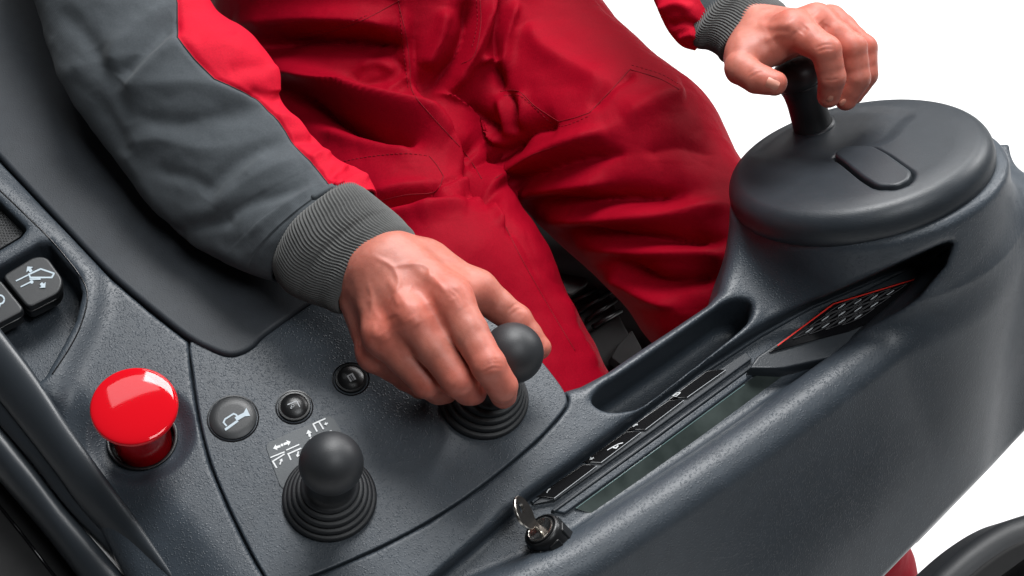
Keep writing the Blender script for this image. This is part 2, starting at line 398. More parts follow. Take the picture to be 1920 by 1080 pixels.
rr = np.hypot(U2-st_c[0], V2-st_c[1])
# falling ground between the panel and the side rail
cl = PN.poly([(60, 640), (134, 690), (215, 800), (300, 905), (372, 985), (450, 1100)])
dd, _ = line_dist(cl, U2, V2)
e0 = cl[-1]-cl[0]; side = (U2-cl[0][0])*e0[1]-(V2-cl[0][1])*e0[0]
sgn = np.where(side > 0, dd, -dd)                            # positive on the rail side
H -= np.clip(0.42*(smax(sgn, 0*sgn, 16)-4), 0, 26)*sstep(12, -4, -sd['lip']+4)
for _ in range(14): H = (H+np.roll(H, 1, 0)+np.roll(H, -1, 0)+np.roll(H, 1, 1)+np.roll(H, -1, 1))/5
H = H-9*sstep(40, 25, rr)
W3 = V.ax[2][None, None, :]
e3 = lambda a: a[:, :, None].astype(np.float32)
body = smax(e3(sd['slab']), W3-e3(H), 13)
# steering column below the disc
G = np.meshgrid(*V.ax, indexing='ij', sparse=True)
def uvw_lin(vec, off): return (G[0]*float(PN.u@vec)+G[1]*float(PN.v@vec)+G[2]*float(PN.n@vec)+float((PN.o-off)@vec)).astype(np.float32)
cp = DF.at(7, 0, 0)
la, lb, lc = uvw_lin(DF.u, cp), uvw_lin(DF.v, cp), uvw_lin(DF.n, cp)
rad = np.sqrt(la*la+lb*lb); del la, lb
flare = 105-0.06*np.clip(-lc-24, 0, 60)-0.35*np.clip(-lc-85, 0, 250)
pil = smax((rad-flare)*0.98, lc+25, 9); del rad
body = smin(body, pil, 34); del pil
# channel with the display and keypad, pocket, panel and pad seats, switch wells
cut = lambda s, w: smax(e3(s), -(W3-w), 5)
# the channel is drawn open towards the front, so its side leans with the column
cdir = nrm(-R_(1660, 510))*0.92+PN.n*0.08; su, sv_ = (cdir@PN.u)/(cdir@PN.n), (cdir@PN.v)/(cdir@PN.n)
chan = np.empty(V.f.shape, np.float32); pad_ = np.pad(sd['channel'], 2, mode='edge')
for kk, wz in enumerate(V.ax[2]):
    o_ = max(float(wz)+6.0, 0.0); xi = np.clip((np.arange(V.n[0])-su*o_/h), 0, V.n[0]-1); yi = np.clip((np.arange(V.n[1])-sv_*o_/h), 0, V.n[1]-1)
    x0 = xi.astype(int); y0 = yi.astype(int); fx = (xi-x0)[:, None]; fy = (yi-y0)[None, :]; x0 = x0+2; y0 = y0+2
    chan[:, :, kk] = (pad_[np.ix_(x0, y0)]*(1-fy)+pad_[np.ix_(x0, y0+1)]*fy)*(1-fx)+(pad_[np.ix_(x0+1, y0)]*(1-fy)+pad_[np.ix_(x0+1, y0+1)]*fy)*fx
body = smax(body, -smax(chan, -(W3+17), 4), 5); del chan
body = smin(body, smax(e3(sd['channel'])-11, W3+18, 3), 3)
body = smax(body, -smax(e3(sd['tray'])-0.5, -(W3+52), 10), 5)
body = smax(body, -smax(e3(sd['panel'])-1.6, -(W3+6), 1), 1.6)
body = smax(body, -smax(e3(sd['pad'])-1.6, -(W3+6), 1), 1.6)
body = smax(body, -smax(e3(sd['rocker']), -(W3+30), 6), 6)
body = smax(body, -smax(e3(sd['speaker']), -(W3+9), 3), 4)
body = smax(body, -smax(e3(rr)-23.5, -(W3+26), 2), 3)
for c, r in (((437, 784), 19.2), ((552, 764), 13.2), ((658, 711), 13.2)): pass
# front wall with its rolled crest
DW = nrm((0.02, -0.93, -0.37))                               # the wall runs down this way
WF = Frame((0, 0, 0), -DW)
crest = spline(np.array([PN.hit(x, y, w) for x, y, w in RIDGE]), 6)
c2 = WF.loc(crest)
wa, wb, wc = uvw_lin(WF.u, WF.o), uvw_lin(WF.v, WF.o), uvw_lin(WF.n, WF.o)
# bottom edge of the wall
q1 = P(1655, 1085, 1150); q2 = P(1925, 806, 1150); cutn = nrm(np.cross(q2-q1, R_(1790, 945)))
if cutn[1] > 0: cutn = -cutn
lowc = uvw_lin(cutn, q1)
ta = np.arange(float(wa.min())-2, float(wa.max())+3, 1.0); tb = np.arange(float(wb.min())-2, float(wb.max())+3, 1.0)
TA, TB = np.meshgrid(ta, tb, indexing='ij'); tabd, par = line_dist(c2[:, :2], TA, TB); tabt = np.interp(par, np.arange(len(c2)), c2[:, 2])
wa = np.broadcast_to(wa, V.f.shape)-ta[0]; wb = np.broadcast_to(wb, V.f.shape)-tb[0]
ia = wa.astype(np.int32); ib = wb.astype(np.int32); fa_ = (wa-ia).astype(np.float32); fb_ = (wb-ib).astype(np.float32); nb_ = len(tb); base = ia*nb_+ib; del ia, ib, wa, wb
def look(T):
    T = T.astype(np.float32).ravel(); return (T[base]*(1-fb_)+T[base+1]*fb_)*(1-fa_)+(T[base+nb_]*(1-fb_)+T[base+nb_+1]*fb_)*fa_
dd2 = look(tabd); top = look(tabt); del base, fa_, fb_
s = np.maximum(wc-top, 0); wall = np.sqrt(dd2*dd2+s*s)-22.0; del dd2, top, s
wall = smax(wall, lowc, 3)
uk = PN.uv(1540, 600)[0], PN.uv(1840, 470)[0]
body = smin(body, wall, e3(9+46*sstep(uk[0], uk[1], U2))); del wall
body = smax(body, lowc, 3); body = smax(body, -(W3+265), 2)
V.f = body.astype(np.float32)
vv, qq, gg = V.mesh()
vc = PN.at(vv[:, 0], vv[:, 1], vv[:, 2]); gn = gg[:, 0:1]*PN.u+gg[:, 1:2]*PN.v+gg[:, 2:3]*PN.n
BODY = mk('console_body', vc, qq, M['body'], DASH, normals=gn)
tag(BODY, 'grained dark grey plastic body with rolled front crest and steering column')
body_bvh = BVHTree.FromPolygons(vc.tolist(), qq.tolist())
del V, body, G, wc, lowc, lc
# ---- lever panel and arm pad
def piece(name, px, m, parent, top, thick, bev, steps=3, w=0.0, rnd=None):
    q = PN.poly(px, w)
    if rnd: q = rnd_poly(q, rnd)
    v, f = slab(PN, q, top, thick, bev, steps); return mk(name, v, f, m, parent, sharp=50)
PANEL = piece('lever_panel', spline(PX['panel'], 3, True)[::1], M['body'], DASH, 0.3, 9, 1.3)
tag(PANEL, 'grained panel with the two levers, set in with a dark joint')
PAD = piece('armrest_pad', spline(PX['pad'], 4, True), M['pad'], DASH, 3.4, 12, 3.2, 5)
tag(PAD, 'smooth dark grey leatherette pad under the sleeve')
# ---- stop button
SF = Frame(PN.at(*st_c, 0), PN.n)
STOP = hub('stop_button', SF.at(0, 0, -20), DASH); tag(STOP, 'glossy red mushroom-shaped stop button')
v, f = lathe(SF, [(20.0, -24), (20.0, 30), (20.6, 32)], 72); mk('stem', v, f, M['redcap'], STOP, sharp=40)
prof = [(20.3, 30.5), (23, 33.5), (26.5, 36.6), (28.7, 39.2), (29.3, 40.8), (29.2, 42.0), (28.7, 42.7)]
prof += [(28.7*math.cos(a), 42.7+3.0*math.sin(a)) for a in np.linspace(0.1, math.pi/2-0.02, 14)]
v, f = lathe(SF, prof, 96); mk('cap', v, f, M['redcap'], STOP, sharp=60)
v, f = lathe(SF, [(23.2, -24), (24.6, -9.5), (24.3, -8.3), (23.0, -8.0), (22.1, -8.8), (22.0, -24)], 72); mk('collar', v, f, M['satin'], STOP, sharp=60)
# ---- buttons on the panel
def rosette(name, px, py, r, prof, m, label, capprof, capm):
    c = PN.uv(px, py); fr = Frame(PN.at(*c, 0.3), PN.n); hb = None
    v, f = lathe(fr, prof, 56); o = mk(name, v, f, m, DASH, sharp=45); tag(o, label)
    v, f = lathe(fr, capprof, 56); mk('button_cap', v, f, capm, o, sharp=50); return fr, o
horn_f, HORN = rosette('horn_button', 437, 785, 18, [(18.3, -1), (18.3, 0.25), (17.3, 0.3), (17.1, -0.1)], M['gloss'], 'flat round horn button with a pale horn symbol',
                       [(16.6, -1), (16.6, 0.9), (16.1, 1.4), (10, 1.55), (0.01, 1.6)], M['btn'])
d1f, B1 = rosette('push_button', 552, 764, 13, [(13.6, -1), (13.5, 0.3), (12.7, 0.35), (12.3, -0.2), (11.4, -0.3)], M['gloss'], 'round black push button with a pale angle symbol, beside the horn button',
                  [(11.6, -1), (11.6, 1.6), (11.2, 2.3), (9.9, 2.4), (9.6, 1.9), (9.2, 2.2), (7.5, 3.4), (5, 4.2), (2.5, 4.6), (0.01, 4.7)], M['satin'])
d2f, B2 = rosette('push_button', 658, 711, 13, [(13.6, -1), (13.5, 0.3), (12.7, 0.35), (12.3, -0.2), (11.4, -0.3)], M['gloss'], 'round black push button with a striped symbol, beside the hand',
                  [(11.6, -1), (11.6, 1.6), (11.2, 2.3), (9.9, 2.4), (9.6, 1.9), (9.2, 2.2), (7.5, 3.4), (5, 4.2), (2.5, 4.6), (0.01, 4.7)], M['satin'])
def pxT(fr, w=0.0): return lambda x, y: fr.uv(x, y, w)
def sym_px(fr, shapes, w, name, parent, m): return symbol(fr, shapes, w, name, parent, m, lambda x, y: fr.uv(x, y, w))
hs = stroke([(422, 806), (446, 789)], 4.4)+stroke([(425, 799), (419, 792), (422, 786), (438, 776), (443, 778), (447, 785)], 3.0)
hs += [[(444, 790), (440, 783), (457, 774), (462, 765), (469, 780), (459, 781)]]
sym_px(horn_f, hs, 1.62, 'horn_symbol', HORN, M['sym'])
sym_px(d1f, stroke([(539, 759), (556, 752), (562, 763)], 1.7)+ring((549, 761), 2.6, 0.8, 10)+ring((546, 765), 1.4, 0.7, 8), 4.6, 'angle_symbol', B1, M['dimsym'])
sym_px(d2f, [[(650, 705), (661, 699), (668, 711), (657, 716)]], 4.5, 'striped_symbol', B2, M['dimsym'])
sym_px(d2f, [bar((655, 705), (661, 714), 1.3), bar((658, 703), (664, 712), 1.3)], 4.72, 'stripe', B2, M['gloss'])
# ---- symbol plate under the front lever
pl = rnd_poly(PN.poly([(496, 833), (622, 777), (676, 872), (620, 930), (527, 918)], 0.3), 5)
v, f = slab(PN, pl, 0.75, 1.0, 0.3, 2); PLATE = mk('symbol_plate', v, f, M['plate'], DASH, sharp=45); tag(PLATE, 'grey plate with white arrow and fork symbols')
Z = lambda pts: [(480+x*0.3148, 680+y*0.3148) for x, y in pts]
sh = []
def zb(a, b, t): sh.append(bar(*Z([a, b]), t*0.3148))
def za(a, b, t, hw, hl): sh.extend(arrow(*Z([a, b]), t*0.3148, hw*0.3148, hl*0.3148))
za((145, 497), (102, 512), 14, 18, 22); za((165, 487), (207, 471), 14, 18, 22); sh += disc_p(Z([(155, 491)])[0], 2.6)
zb((86, 566), (170, 532), 7); zb((180, 522), (258, 488), 7); zb((98, 590), (170, 545), 8); zb((98, 586), (124, 628), 9); zb((188, 546), (270, 510), 8); zb((190, 540), (208, 580), 9)
za((142, 608), (155, 572), 8, 12, 16); za((252, 530), (246, 566), 8, 12, 16)
za((322, 442), (310, 402), 14, 18, 22); sh += disc_p(Z([(328, 453)])[0], 2.4)
zb((338, 368), (414, 334), 8); zb((340, 366), (364, 412), 9); zb((374, 352), (402, 398), 9); za((428, 362), (406, 371), 8, 11, 14)
zb((374, 440), (448, 408), 8); zb((446, 406), (456, 428), 8); zb((400, 436), (430, 424), 6)
sym_px(PN, sh, 0.78, 'white_symbols', PLATE, M['white'])
# ---- levers
def lever(px, py, ball_px, label, r_ball=21.3, base=32.5):
    c = PN.uv(px, py); b0 = PN.at(*c, 0.3); bt = PN.hit(*ball_px, 62.0); ax = nrm(bt-b0)
    o = hub('control_lever', b0, DASH); tag(o, label)
    prof = []                                               # rubber bellows leaning with the lever
    rings_ = [(base, 0, 5.0), (29.6, 5.0, 5.0), (26.6, 10.0, 5.0), (23.4, 15, 5.0), (20.2, 20, 5.0)]
    for r, w, t in rings_:
        for a in np.linspace(-1.35, 1.35, 9): prof.append((r-2.4+2.4*math.cos(a), w+t/2+t/2*math.sin(a)))
    prof += [(16.5, 26.0), (15.2, 30.0), (14.6, 36.0), (13.5, 44)]
    seg = 84; th = np.linspace(0, 2*np.pi, seg, endpoint=False); vs = []; Ht = (bt-b0)@PN.n
    sh_ = (bt-b0)-PN.n*Ht
    for r, w in prof:
        t = w/Ht; cc = b0+sh_*(t**1.3)+PN.n*w
        vs.append(cc+np.outer(r*np.cos(th), PN.u)+np.outer(r*np.sin(th), PN.v))
    vs = np.concatenate(vs); fs = []
    for i in range(len(prof)-1):
        for j in range(seg): k = (j+1) % seg; fs.append((i*seg+j, i*seg+k, (i+1)*seg+k, (i+1)*seg+j))
    fs.append(tuple(range(seg))[::-1]); fs.append(tuple((len(prof)-1)*seg+j for j in range(seg)))
    mk('rubber_boot', vs, fs, M['rubber'], o, sharp=70)
    bf = Frame(bt, ax); pr = [(11.5, -30), (11.8, -24)]
    pr += [(r_ball*math.cos(a), r_ball*math.sin(a)) for a in np.linspace(-0.93, math.pi/2-0.001, 40)]
    v, f = lathe(bf, pr, 72); mk('ball_grip', v, f, M['ball'], o)
    return bt, b0
ball1, _ = lever(618, 935, (621, 869), 'front lever standing free, its black ball grip over a ribbed boot')
ball2, boot2 = lever(906, 750, (962, 662), 'rear lever in the hand, its black ball grip leaning right')
# ---- rocker switches and speaker grille
def rocker(top_px, skirt, label, shapes, w=0.2):
    q = rnd_poly(PN.poly(top_px, w), 5); v, f = slab(PN, q, w, 7, 1.6, 4); o = mk('rocker_switch', v, f, M['btn'], DASH, sharp=60); tag(o, label)
    v, f = slab(PN, inset(q, 0.8)-np.array([0, 2.0]), w-6, 8, 1.0, 2); mk('switch_skirt', v, f, M['satin'], o, sharp=45)
    sym_px(PN, shapes, w+0.05, 'switch_symbol', o, M['sym']); return o
Zr = lambda pts: [(x*0.2778, 440+y*0.2778) for x, y in pts]
s1 = stroke(Zr([(195, 268), (275, 232), (365, 262), (350, 290), (205, 290)]), 3.0, True)+stroke(Zr([(108, 314), (190, 274)]), 2.4)+stroke(Zr([(140, 354), (205, 322)]), 2.4)
s1 += stroke(Zr([(200, 303), (275, 302)]), 2.6)+disc_p(Zr([(214, 320)])[0], 3.4)+arrow(*Zr([(212, 252), (186, 218)]), 6, 8, 7)+arrow(*Zr([(276, 330), (306, 360)]), 6, 8, 7)
rocker([(3, 517), (64, 480), (88, 481), (119, 524), (112, 548), (53, 578)], 0, 'rocker switch with a pale seat symbol and two arrows', s1)
s2 = ring((0, 562), 8, 3.0, 24)+arrow((-8, 574), (3, 570), 3, 6, 6)
rocker([(-70, 556), (-2, 521), (47, 581), (0, 606), (-40, 626)], 0, 'rocker switch cut by the left picture edge, with a round symbol', s2)
sp_q = PN.poly([(-100, 322), (0, 392), (47, 437), (38, 448), (0, 470), (-100, 520)], -9)
v, f = slab(PN, sp_q, -6.5, 3, 0.8, 2); GR = mk('speaker_grille', v, f, M['satin'], DASH, sharp=45); tag(GR, 'perforated black grille in a small recess')
gu = []; gs = poly_sdf(sp_q, *np.meshgrid(np.arange(sp_q[:, 0].min(), sp_q[:, 0].max(), 2.3), np.arange(sp_q[:, 1].min(), sp_q[:, 1].max(), 2.3), indexing='ij'))
for i, j in np.argwhere(gs < -1.6): gu.append((sp_q[:, 0].min()+2.3*i+(1.15 if j % 2 else 0), sp_q[:, 1].min()+2.3*j))
hp = [lathe(Frame(PN.at(a, b, -6.5), PN.n), [(0.85, -0.2), (0.8, 0.22), (0.5, 0.3)], 6) for a, b in gu if PN.loc(PN.at(a, b))[0][0] > -300]
v, f = join(hp); o = mk('grille_pimples', v, f, M['dark'], GR); o['kind'] = 'stuff'
# ---- side rails on the left
def strip(name, lp, rp, wl, wr, bulge, m, thick=14, n=14, label=None):
    lp = spline(lp, 6); rp = spline(rp, 6); k = len(lp); t = np.linspace(0, 1, n); vs = []
    wl = np.interp(np.linspace(0, 1, k), np.linspace(0, 1, len(wl)), wl); wr = np.interp(np.linspace(0, 1, k), np.linspace(0, 1, len(wr)), wr)
    for i in range(k):
        a = PN.hit(*lp[i], wl[i]); b = PN.hit(*rp[i], wr[i])
        row = [a+(b-a)*s_+PN.n*bulge*(math.sin(math.pi*s_)**0.7) for s_ in t]+[b-PN.n*thick, a-PN.n*thick]; vs += row
    c = n+2; fs = []
    for i in range(k-1):
        for j in range(c): e = (j+1) % c; fs.append((i*c+j, i*c+e, (i+1)*c+e, (i+1)*c+j))
    fs.append(tuple(range(c))[::-1]); fs.append(tuple((k-1)*c+j for j in range(c)))
    o = mk(name, np.array(vs), fs, m, DASH, sharp=60)
    if label: tag(o, label)
    return o
strip('side_rail', [(-80, 650), (25, 782), (105, 885), (155, 954), (230, 1032), (330, 1120)], [(-60, 540), (55, 687), (130, 800), (211, 913), (267, 988), (375, 1150)], [-10, -14, -24, -30], [7, 4, -6, -16], 7, M['trim'], label='smooth inner rail along the left side')
strip('rail_filler', [(-80, 690), (0, 795), (62, 868), (122, 946), (190, 1018), (290, 1120)], [(-80, 650), (25, 782), (105, 885), (155, 954), (230, 1032), (330, 1120)], [-22, -24, -30, -36], [-13, -17, -27, -33], 1.5, M['trim'])
strip('side_rail', [(-80, 800), (0, 897), (75, 985), (150, 1082), (190, 1140)], [(-80, 705), (0, 800), (62, 874), (122, 950), (280, 1135)], [-40, -42, -46, -50], [-28, -30, -34, -40], 9, M['trim'], label='broad outer rail along the left side')
v, f = slab(PN, PN.poly([(-120, 700), (-120, 1250), (330, 1250), (180, 1080), (40, 900)], -75), -75, 10, 3, 2); o = mk('lower_side_panel', v, f, M['seat'], DASH, sharp=45)
v, f = tube(np.array([PN.hit(x, y, -74.5) for x, y in ((-40, 900), (40, 1000), (110, 1090))]), 1.2, 6); mk('panel_joint', v, f, M['gloss'], o)
# ---- display channel
CW = -17.0
def flat(name, px, m, top, thick=3.0, bev=0.4, label=None, parent=None, rnd=None, base=None):
    q = PN.poly(px, top)
    if rnd: q = rnd_poly(q, rnd)
    v, f = slab(PN, q, top, thick, bev, 2); o = mk(name, v, f, m, parent or DASH, sharp=45)
    if label: tag(o, label)
    return o
lipl = [(996, 938), (1089, 869), (1174, 804), (1254, 743), (1326, 689), (1398, 642), (1426, 624), (1520, 572), (1700, 494), (1750, 473)]
flat('channel_lip', lipl+[(x+3, y+5) for x, y in lipl[::-1]], M['body'], CW+3.9, 8, 0.8)
STRIP = flat('key_strip', [(1000, 944), (1165, 820), (1351, 692), (1398, 660), (1410, 672), (1230, 803), (1040, 938)], M['trim'], CW+3.0, 6, 0.6, 'long strip of black display keys with white symbols')
ks = [[(1005, 932), (1093, 870), (1119, 873), (1039, 935)], [(1091, 868), (1173, 809), (1202, 810), (1127, 868)], [(1173, 807), (1253, 750), (1282, 750), (1210, 806)], [(1254, 748), (1325, 695), (1361, 693), (1288, 746)]]
keys = []
for q in ks:
    q2_ = [q[0], (q[0][0]*0.5+q[1][0]*0.5-1, q[0][1]*0.5+q[1][1]*0.5), q[1], ((q[1][0]+q[2][0])/2, (q[1][1]+q[2][1])/2-1.5), q[2], q[3], ((q[0][0]+q[3][0])/2, (q[0][1]+q[3][1])/2-1)]
    keys.append(flat('display_key', q2_, M['gloss'], CW+4.6, 2, 0.5, parent=STRIP))
    sym_px(PN, [bar((q[3][0], q[3][1]-0.6), (q[2][0], q[2][1]+0.6), 0.9)], CW+4.7, 'key_edge_line', keys[-1], M['dimsym'])
Zc = lambda pts: [(980+x*0.2964, 640+y*0.2964) for x, y in pts]
sym_px(PN, stroke(Zc([(152, 958), (164, 938), (176, 932)]), 1.4), CW+4.8, 'key_symbol', keys[0], M['white'])
sym_px(PN, stroke(Zc([(424, 748), (450, 736)]), 1.8)+stroke(Zc([(428, 734), (438, 748)]), 1.8), CW+4.8, 'key_symbol', keys[0], M['white'])
sym_px(PN, stroke(Zc([(535, 688), (576, 665), (605, 650), (634, 642)]), 1.5)+stroke(Zc([(570, 672), (590, 676), (604, 660)]), 2.2), CW+4.8, 'key_symbol', keys[1], M['white'])
sym_px(PN, stroke(Zc([(696, 540), (712, 528), (728, 526)]), 2.6), CW+4.8, 'key_symbol', keys[1], M['white'])
sym_px(PN, stroke(Zc([(948, 345), (975, 326), (998, 325), (972, 348)]), 1.1, True)+stroke(Zc([(960, 338), (985, 334)]), 0.8), CW+4.8, 'key_symbol', keys[2], M['white'])
flat('display_frame', [(1040, 958), (1230, 822), (1408, 690), (1424, 694), (1240, 832), (1060, 962)], M['body'], CW+2.2, 6, 1.2)
flat('frame_bead', [(1034, 956), (1228, 816), (1404, 688), (1408, 690), (1231, 820), (1040, 959)], M['trim'], CW+3.4, 6, 0.7)
_gd = nrm(PN.hit(1432, 700, CW)-PN.hit(1085, 955, CW)); _gs = np.cross(PN.n, _gd)
GFm = Frame(PN.hit(1085, 955, CW+0.6), PN.n*math.cos(0.16)-_gs*math.sin(0.16), _gd)
v, f = slab(GFm, GFm.poly([(1078, 953), (1239, 835), (1428, 696), (1560, 690), (1380, 860), (1180, 985)]), 0, 5, 0.3, 2); GL = mk('display_glass', v, f, M['glass'], DASH, sharp=45)
tag(GL, 'long greenish display glass half hidden behind the crest')
sym_px(GFm, [bar((1080, 953), (1240, 836), 1.3), bar((1241, 835), (1396, 721), 1.3)], 0.05, 'glass_edge', GL, M['glassedge'])
MODF = flat('keypad_housing', [(1405, 690), (1420, 668), (1540, 585), (1700, 505), (1790, 462), (1850, 470), (1800, 560), (1600, 660), (1470, 690)], M['disc'], CW+14, 18, 1.5, 'dark raised housing at the end of the channel')
KP = flat('keypad', [(1443, 659), (1562, 566), (1722, 519), (1738, 524), (1662, 592), (1591, 621)], M['gloss'], CW+15.6, 3, 0.5, 'black membrane keypad with a thin red border line')
sym_px(PN, [bar((1458, 648), (1563, 570), 2.3), bar((1562, 570.2), (1728, 520.0), 2.3)], CW+15.7, 'red_border', KP, M['redline'])
dr = np.array([30.6, -8.5]); dc = np.array([30.4, -22.5]); o0 = np.array([1517.3, 619.3])
for r_ in range(4):
    for c_ in range(3):
        c = o0+dr*r_+dc*c_
        pts = [c+0.46*(dr*a+dc*b)*s_ for a, b, s_ in ((-1.0, -1.15, 1), (-0.2, -1.0, 1), (0.75, -0.55, 1), (1.0, 0.3, 1), (1.0, 1.15, 1), (0.2, 1.0, 1), (-0.75, 0.55, 1), (-1.0, -0.3, 1))]
        q = PN.poly(pts, CW+16.3); v, f = slab(PN, q, CW+16.3, 1.2, 0.4, 2); k_ = mk('keypad_key', v, f, M['gloss'], KP, sharp=45)
        sym_px(PN, stroke(pts, 0.75, True), CW+16.35, 'key_outline', k_, M['outline'])
        el = [tuple(c+0.22*(dc*math.cos(a)*1.0)+0.10*dr*math.sin(a)+0*dr) for a in np.linspace(0, 2*np.pi, 14, endpoint=False)]
        if (r_, c_) in ((1, 2), (3, 2)): sym_px(PN, stroke([c-dc*0.16-dr*0.06, c+dc*0.02, c+dc*0.2], 1.6), CW+16.4, 'key_symbol', k_, M['dimsym'])
        else: sym_px(PN, [el], CW+16.4, 'key_symbol', k_, M['dimsym'])
# ---- ignition lock, and the key in it
lk0 = PN.hit(1013, 993, 3.0); LF = Frame(lk0, (-0.56, 0.64, 0.52))
prof = [(14.2, -46), (14.4, -20), (14.4, -4), (13.8, -1.2), (12.6, 0), (12.0, 0.1), (11.7, -0.8), (10.9, -0.8), (10.7, 0.2), (10.0, 0.4)]
v, f = lathe(LF, prof, 64); LOCK = mk('ignition_lock', v, f, M['satin'], DASH, sharp=45); tag(LOCK, 'round black ignition lock with raised grips')
for a in np.linspace(0, 2*np.pi, 6, endpoint=False):
    c_, s_ = math.cos(a), math.sin(a); F2 = Frame(LF.at(13.4*c_, 13.4*s_, -12), LF.u*c_+LF.v*s_, LF.n)
    v, f = slab(F2, rnd_poly(np.array([(-9, -4.5), (7, -4.5), (7, 4.5), (-9, 4.5)]), 2), 1.7, 3, 0.8, 2); mk('lock_grip', v, f, M['satin'], LOCK, sharp=45)
v, f = lathe(LF, [(10.2, 0), (10.0, 0.8), (9.2, 1.0), (8.6, 0.5)], 48); mk('lock_ring', v, f, M['metal'], LOCK, sharp=45)
v, f = lathe(LF, [(8.7, -1), (8.5, 0.3), (4, 0.4), (0.1, 0.4)], 40); mk('lock_plug', v, f, M['satin'], LOCK)
ka = LF.n; kb = nrm(np.cross(ka, (0.75, 0.35, 0.30))); kb = nrm(kb)   # key width direction
KF = Frame(lk0, np.cross(ka, kb), ka)
KEY = thing('ignition_key', LF.at(0, 0, 0), 'small steel key with a holed oval head, stuck in the ignition lock', 'key')
ol = [(-9, -2.6), (-9, 2.6), (5, 2.8), (8, 4.4), (11, 8.2), (15, 10.8), (20, 12.0), (25, 11.4), (29.5, 8.6), (32, 4.2), (32.6, 0), (32, -4.2), (29.5, -8.6), (25, -11.4), (20, -12.0), (15, -10.8), (11, -8.2), (8, -4.4), (5, -2.8)]
ol = np.array(ol)
if KF.v@kb < 0: ol = ol[::-1]*np.array([1, 1])
hol = np.array([(25.0+4.2*math.cos(a), 0.6+4.2*math.sin(a)) for a in np.linspace(0, 2*np.pi, len(ol), endpoint=False)])
def holed(outer, hole, t):
    # both rings start at the same bearing round the hole so the cap faces stay clean
    n = len(outer); c = hole.mean(0); ao = np.unwrap(np.arctan2(outer[:, 1]-c[1], outer[:, 0]-c[0]))
    hr = np.array([c+4.2*np.array([math.cos(a), math.sin(a)]) for a in ao])
    b = 0.5; oi = inset(outer, b)
    R = [(outer, -t/2+b), (outer, t/2-b), (oi, t/2), (hr, t/2), (hr, -t/2), (oi, -t/2)]
    v = np.concatenate([KF.at(r[:, 0], r[:, 1], np.full(n, w)) for r, w in R]); f = []
    for i in range(6):
        for j in range(n):
            k = (j+1) % n; i2 = (i+1) % 6; f.append((i*n+j, i*n+k, i2*n+k, i2*n+j))
    return v, f
v, f = holed(spline(ol, 3, True), hol, 2.3)
mi = [1 if (k//len(spline(ol, 3, True))) in (2, 5) and True else 0 for k in range(len(f))]
nring = len(spline(ol, 3, True)); mi = [1 if (i//nring) in (2, 4) else 0 for i in range(len(f))]
ko = mk('key_plate', v, f, [M['metal'], M['keyface']], KEY, sharp=35, mids=mi)
# ---- steering disc
NR, NT = 74, 288
rr_ = np.concatenate([np.linspace(0.5, 90, 58), 90+12.5*np.sin(np.linspace(0.06, 1, 16)*math.pi/2)]); tt_ = np.linspace(0, 2*np.pi, NT, endpoint=False)
RR, TT = np.meshgrid(rr_, tt_, indexing='ij'); Ud, Vd = RR*np.cos(TT), RR*np.sin(TT)
hd = np.where(RR > 74, -1.4*((RR-74)/16)**2, 0.0)
q_ = np.clip((RR-90)/12.5, 0, 1); hd = np.where(RR > 90, -1.4-14.5*(1-np.sqrt(np.clip(1-q_**2, 0, 1)))-1.2*q_, hd)
fan = poly_sdf(DF.poly(spline([(1400, 284), (1470, 304), (1555, 308), (1575, 292), (1640, 275), (1672, 262), (1700, 232), (1711, 209), (1600, 196), (1484, 222), (1430, 255)], 4, True)), Ud, Vd)
hd -= 1.5*sstep(3, -12, fan)*sstep(100, 84, RR)
flp = rnd_poly(DF.poly([(1557, 292), (1580, 273), (1640, 273), (1668, 288), (1716, 322), (1708, 341), (1682, 353), (1642, 353), (1614, 336), (1578, 306)], 1), 6)
fs_ = poly_sdf(flp, Ud, Vd); hd -= 6*sstep(1.2, -2.2, fs_)
vs = [DF.at(Ud.ravel(), Vd.ravel(), hd.ravel())]; low = [(102.7, -20), (102.0, -24), (99.8, -27.5), (96, -29), (20, -29)]
for r, w in low: vs.append(DF.at(r*np.cos(tt_), r*np.sin(tt_), np.full(NT, w)))
vs = np.concatenate(vs); nr = NR+len(low); fa = []
for i in range(nr-1):
    j = np.arange(NT); k = (j+1) % NT; fa.append(np.stack([i*NT+j, (i+1)*NT+j, (i+1)*NT+k, i*NT+k], 1))
DISC = mk('steering_disc', vs, np.concatenate(fa), M['disc'], DASH); tag(DISC, 'flat round steering disc with a spinner knob and flap')
v, f = slab(DF, inset(flp, 2.0), 2.6, 8, 2.4, 5); mk('disc_flap', v, f, M['disc'], DISC, sharp=60)
kb0 = DF.hit(1525, 238, -2); KN = Frame(kb0, (-0.36, 0.81, 0.46))
v, f = lathe(KN, [(18.5, -4), (18.3, 0.6), (17.3, 1.6), (16.2, 1.8), (16.0, 0.8)], 64); kn = mk('knob_base_ring', v, f, M['disc'], DISC, sharp=50)
v, f = lathe(KN, [(16.0, -4), (15.9, 4), (15.6, 10), (15.1, 18), (14.9, 26), (15.4, 33), (16.8, 38.5), (17.6, 40), (17.9, 40.6), (17.4, 41.2), (18.3, 41.8), (19.2, 44), (19.4, 50), (18.6, 54.5), (16.5, 57.6), (12, 60), (6, 61.2), (0.1, 61.6)], 72)
tag(mk('spinner_knob', v, f, M['ball'], DISC, sharp=40), 'black spinner knob under the far hand')

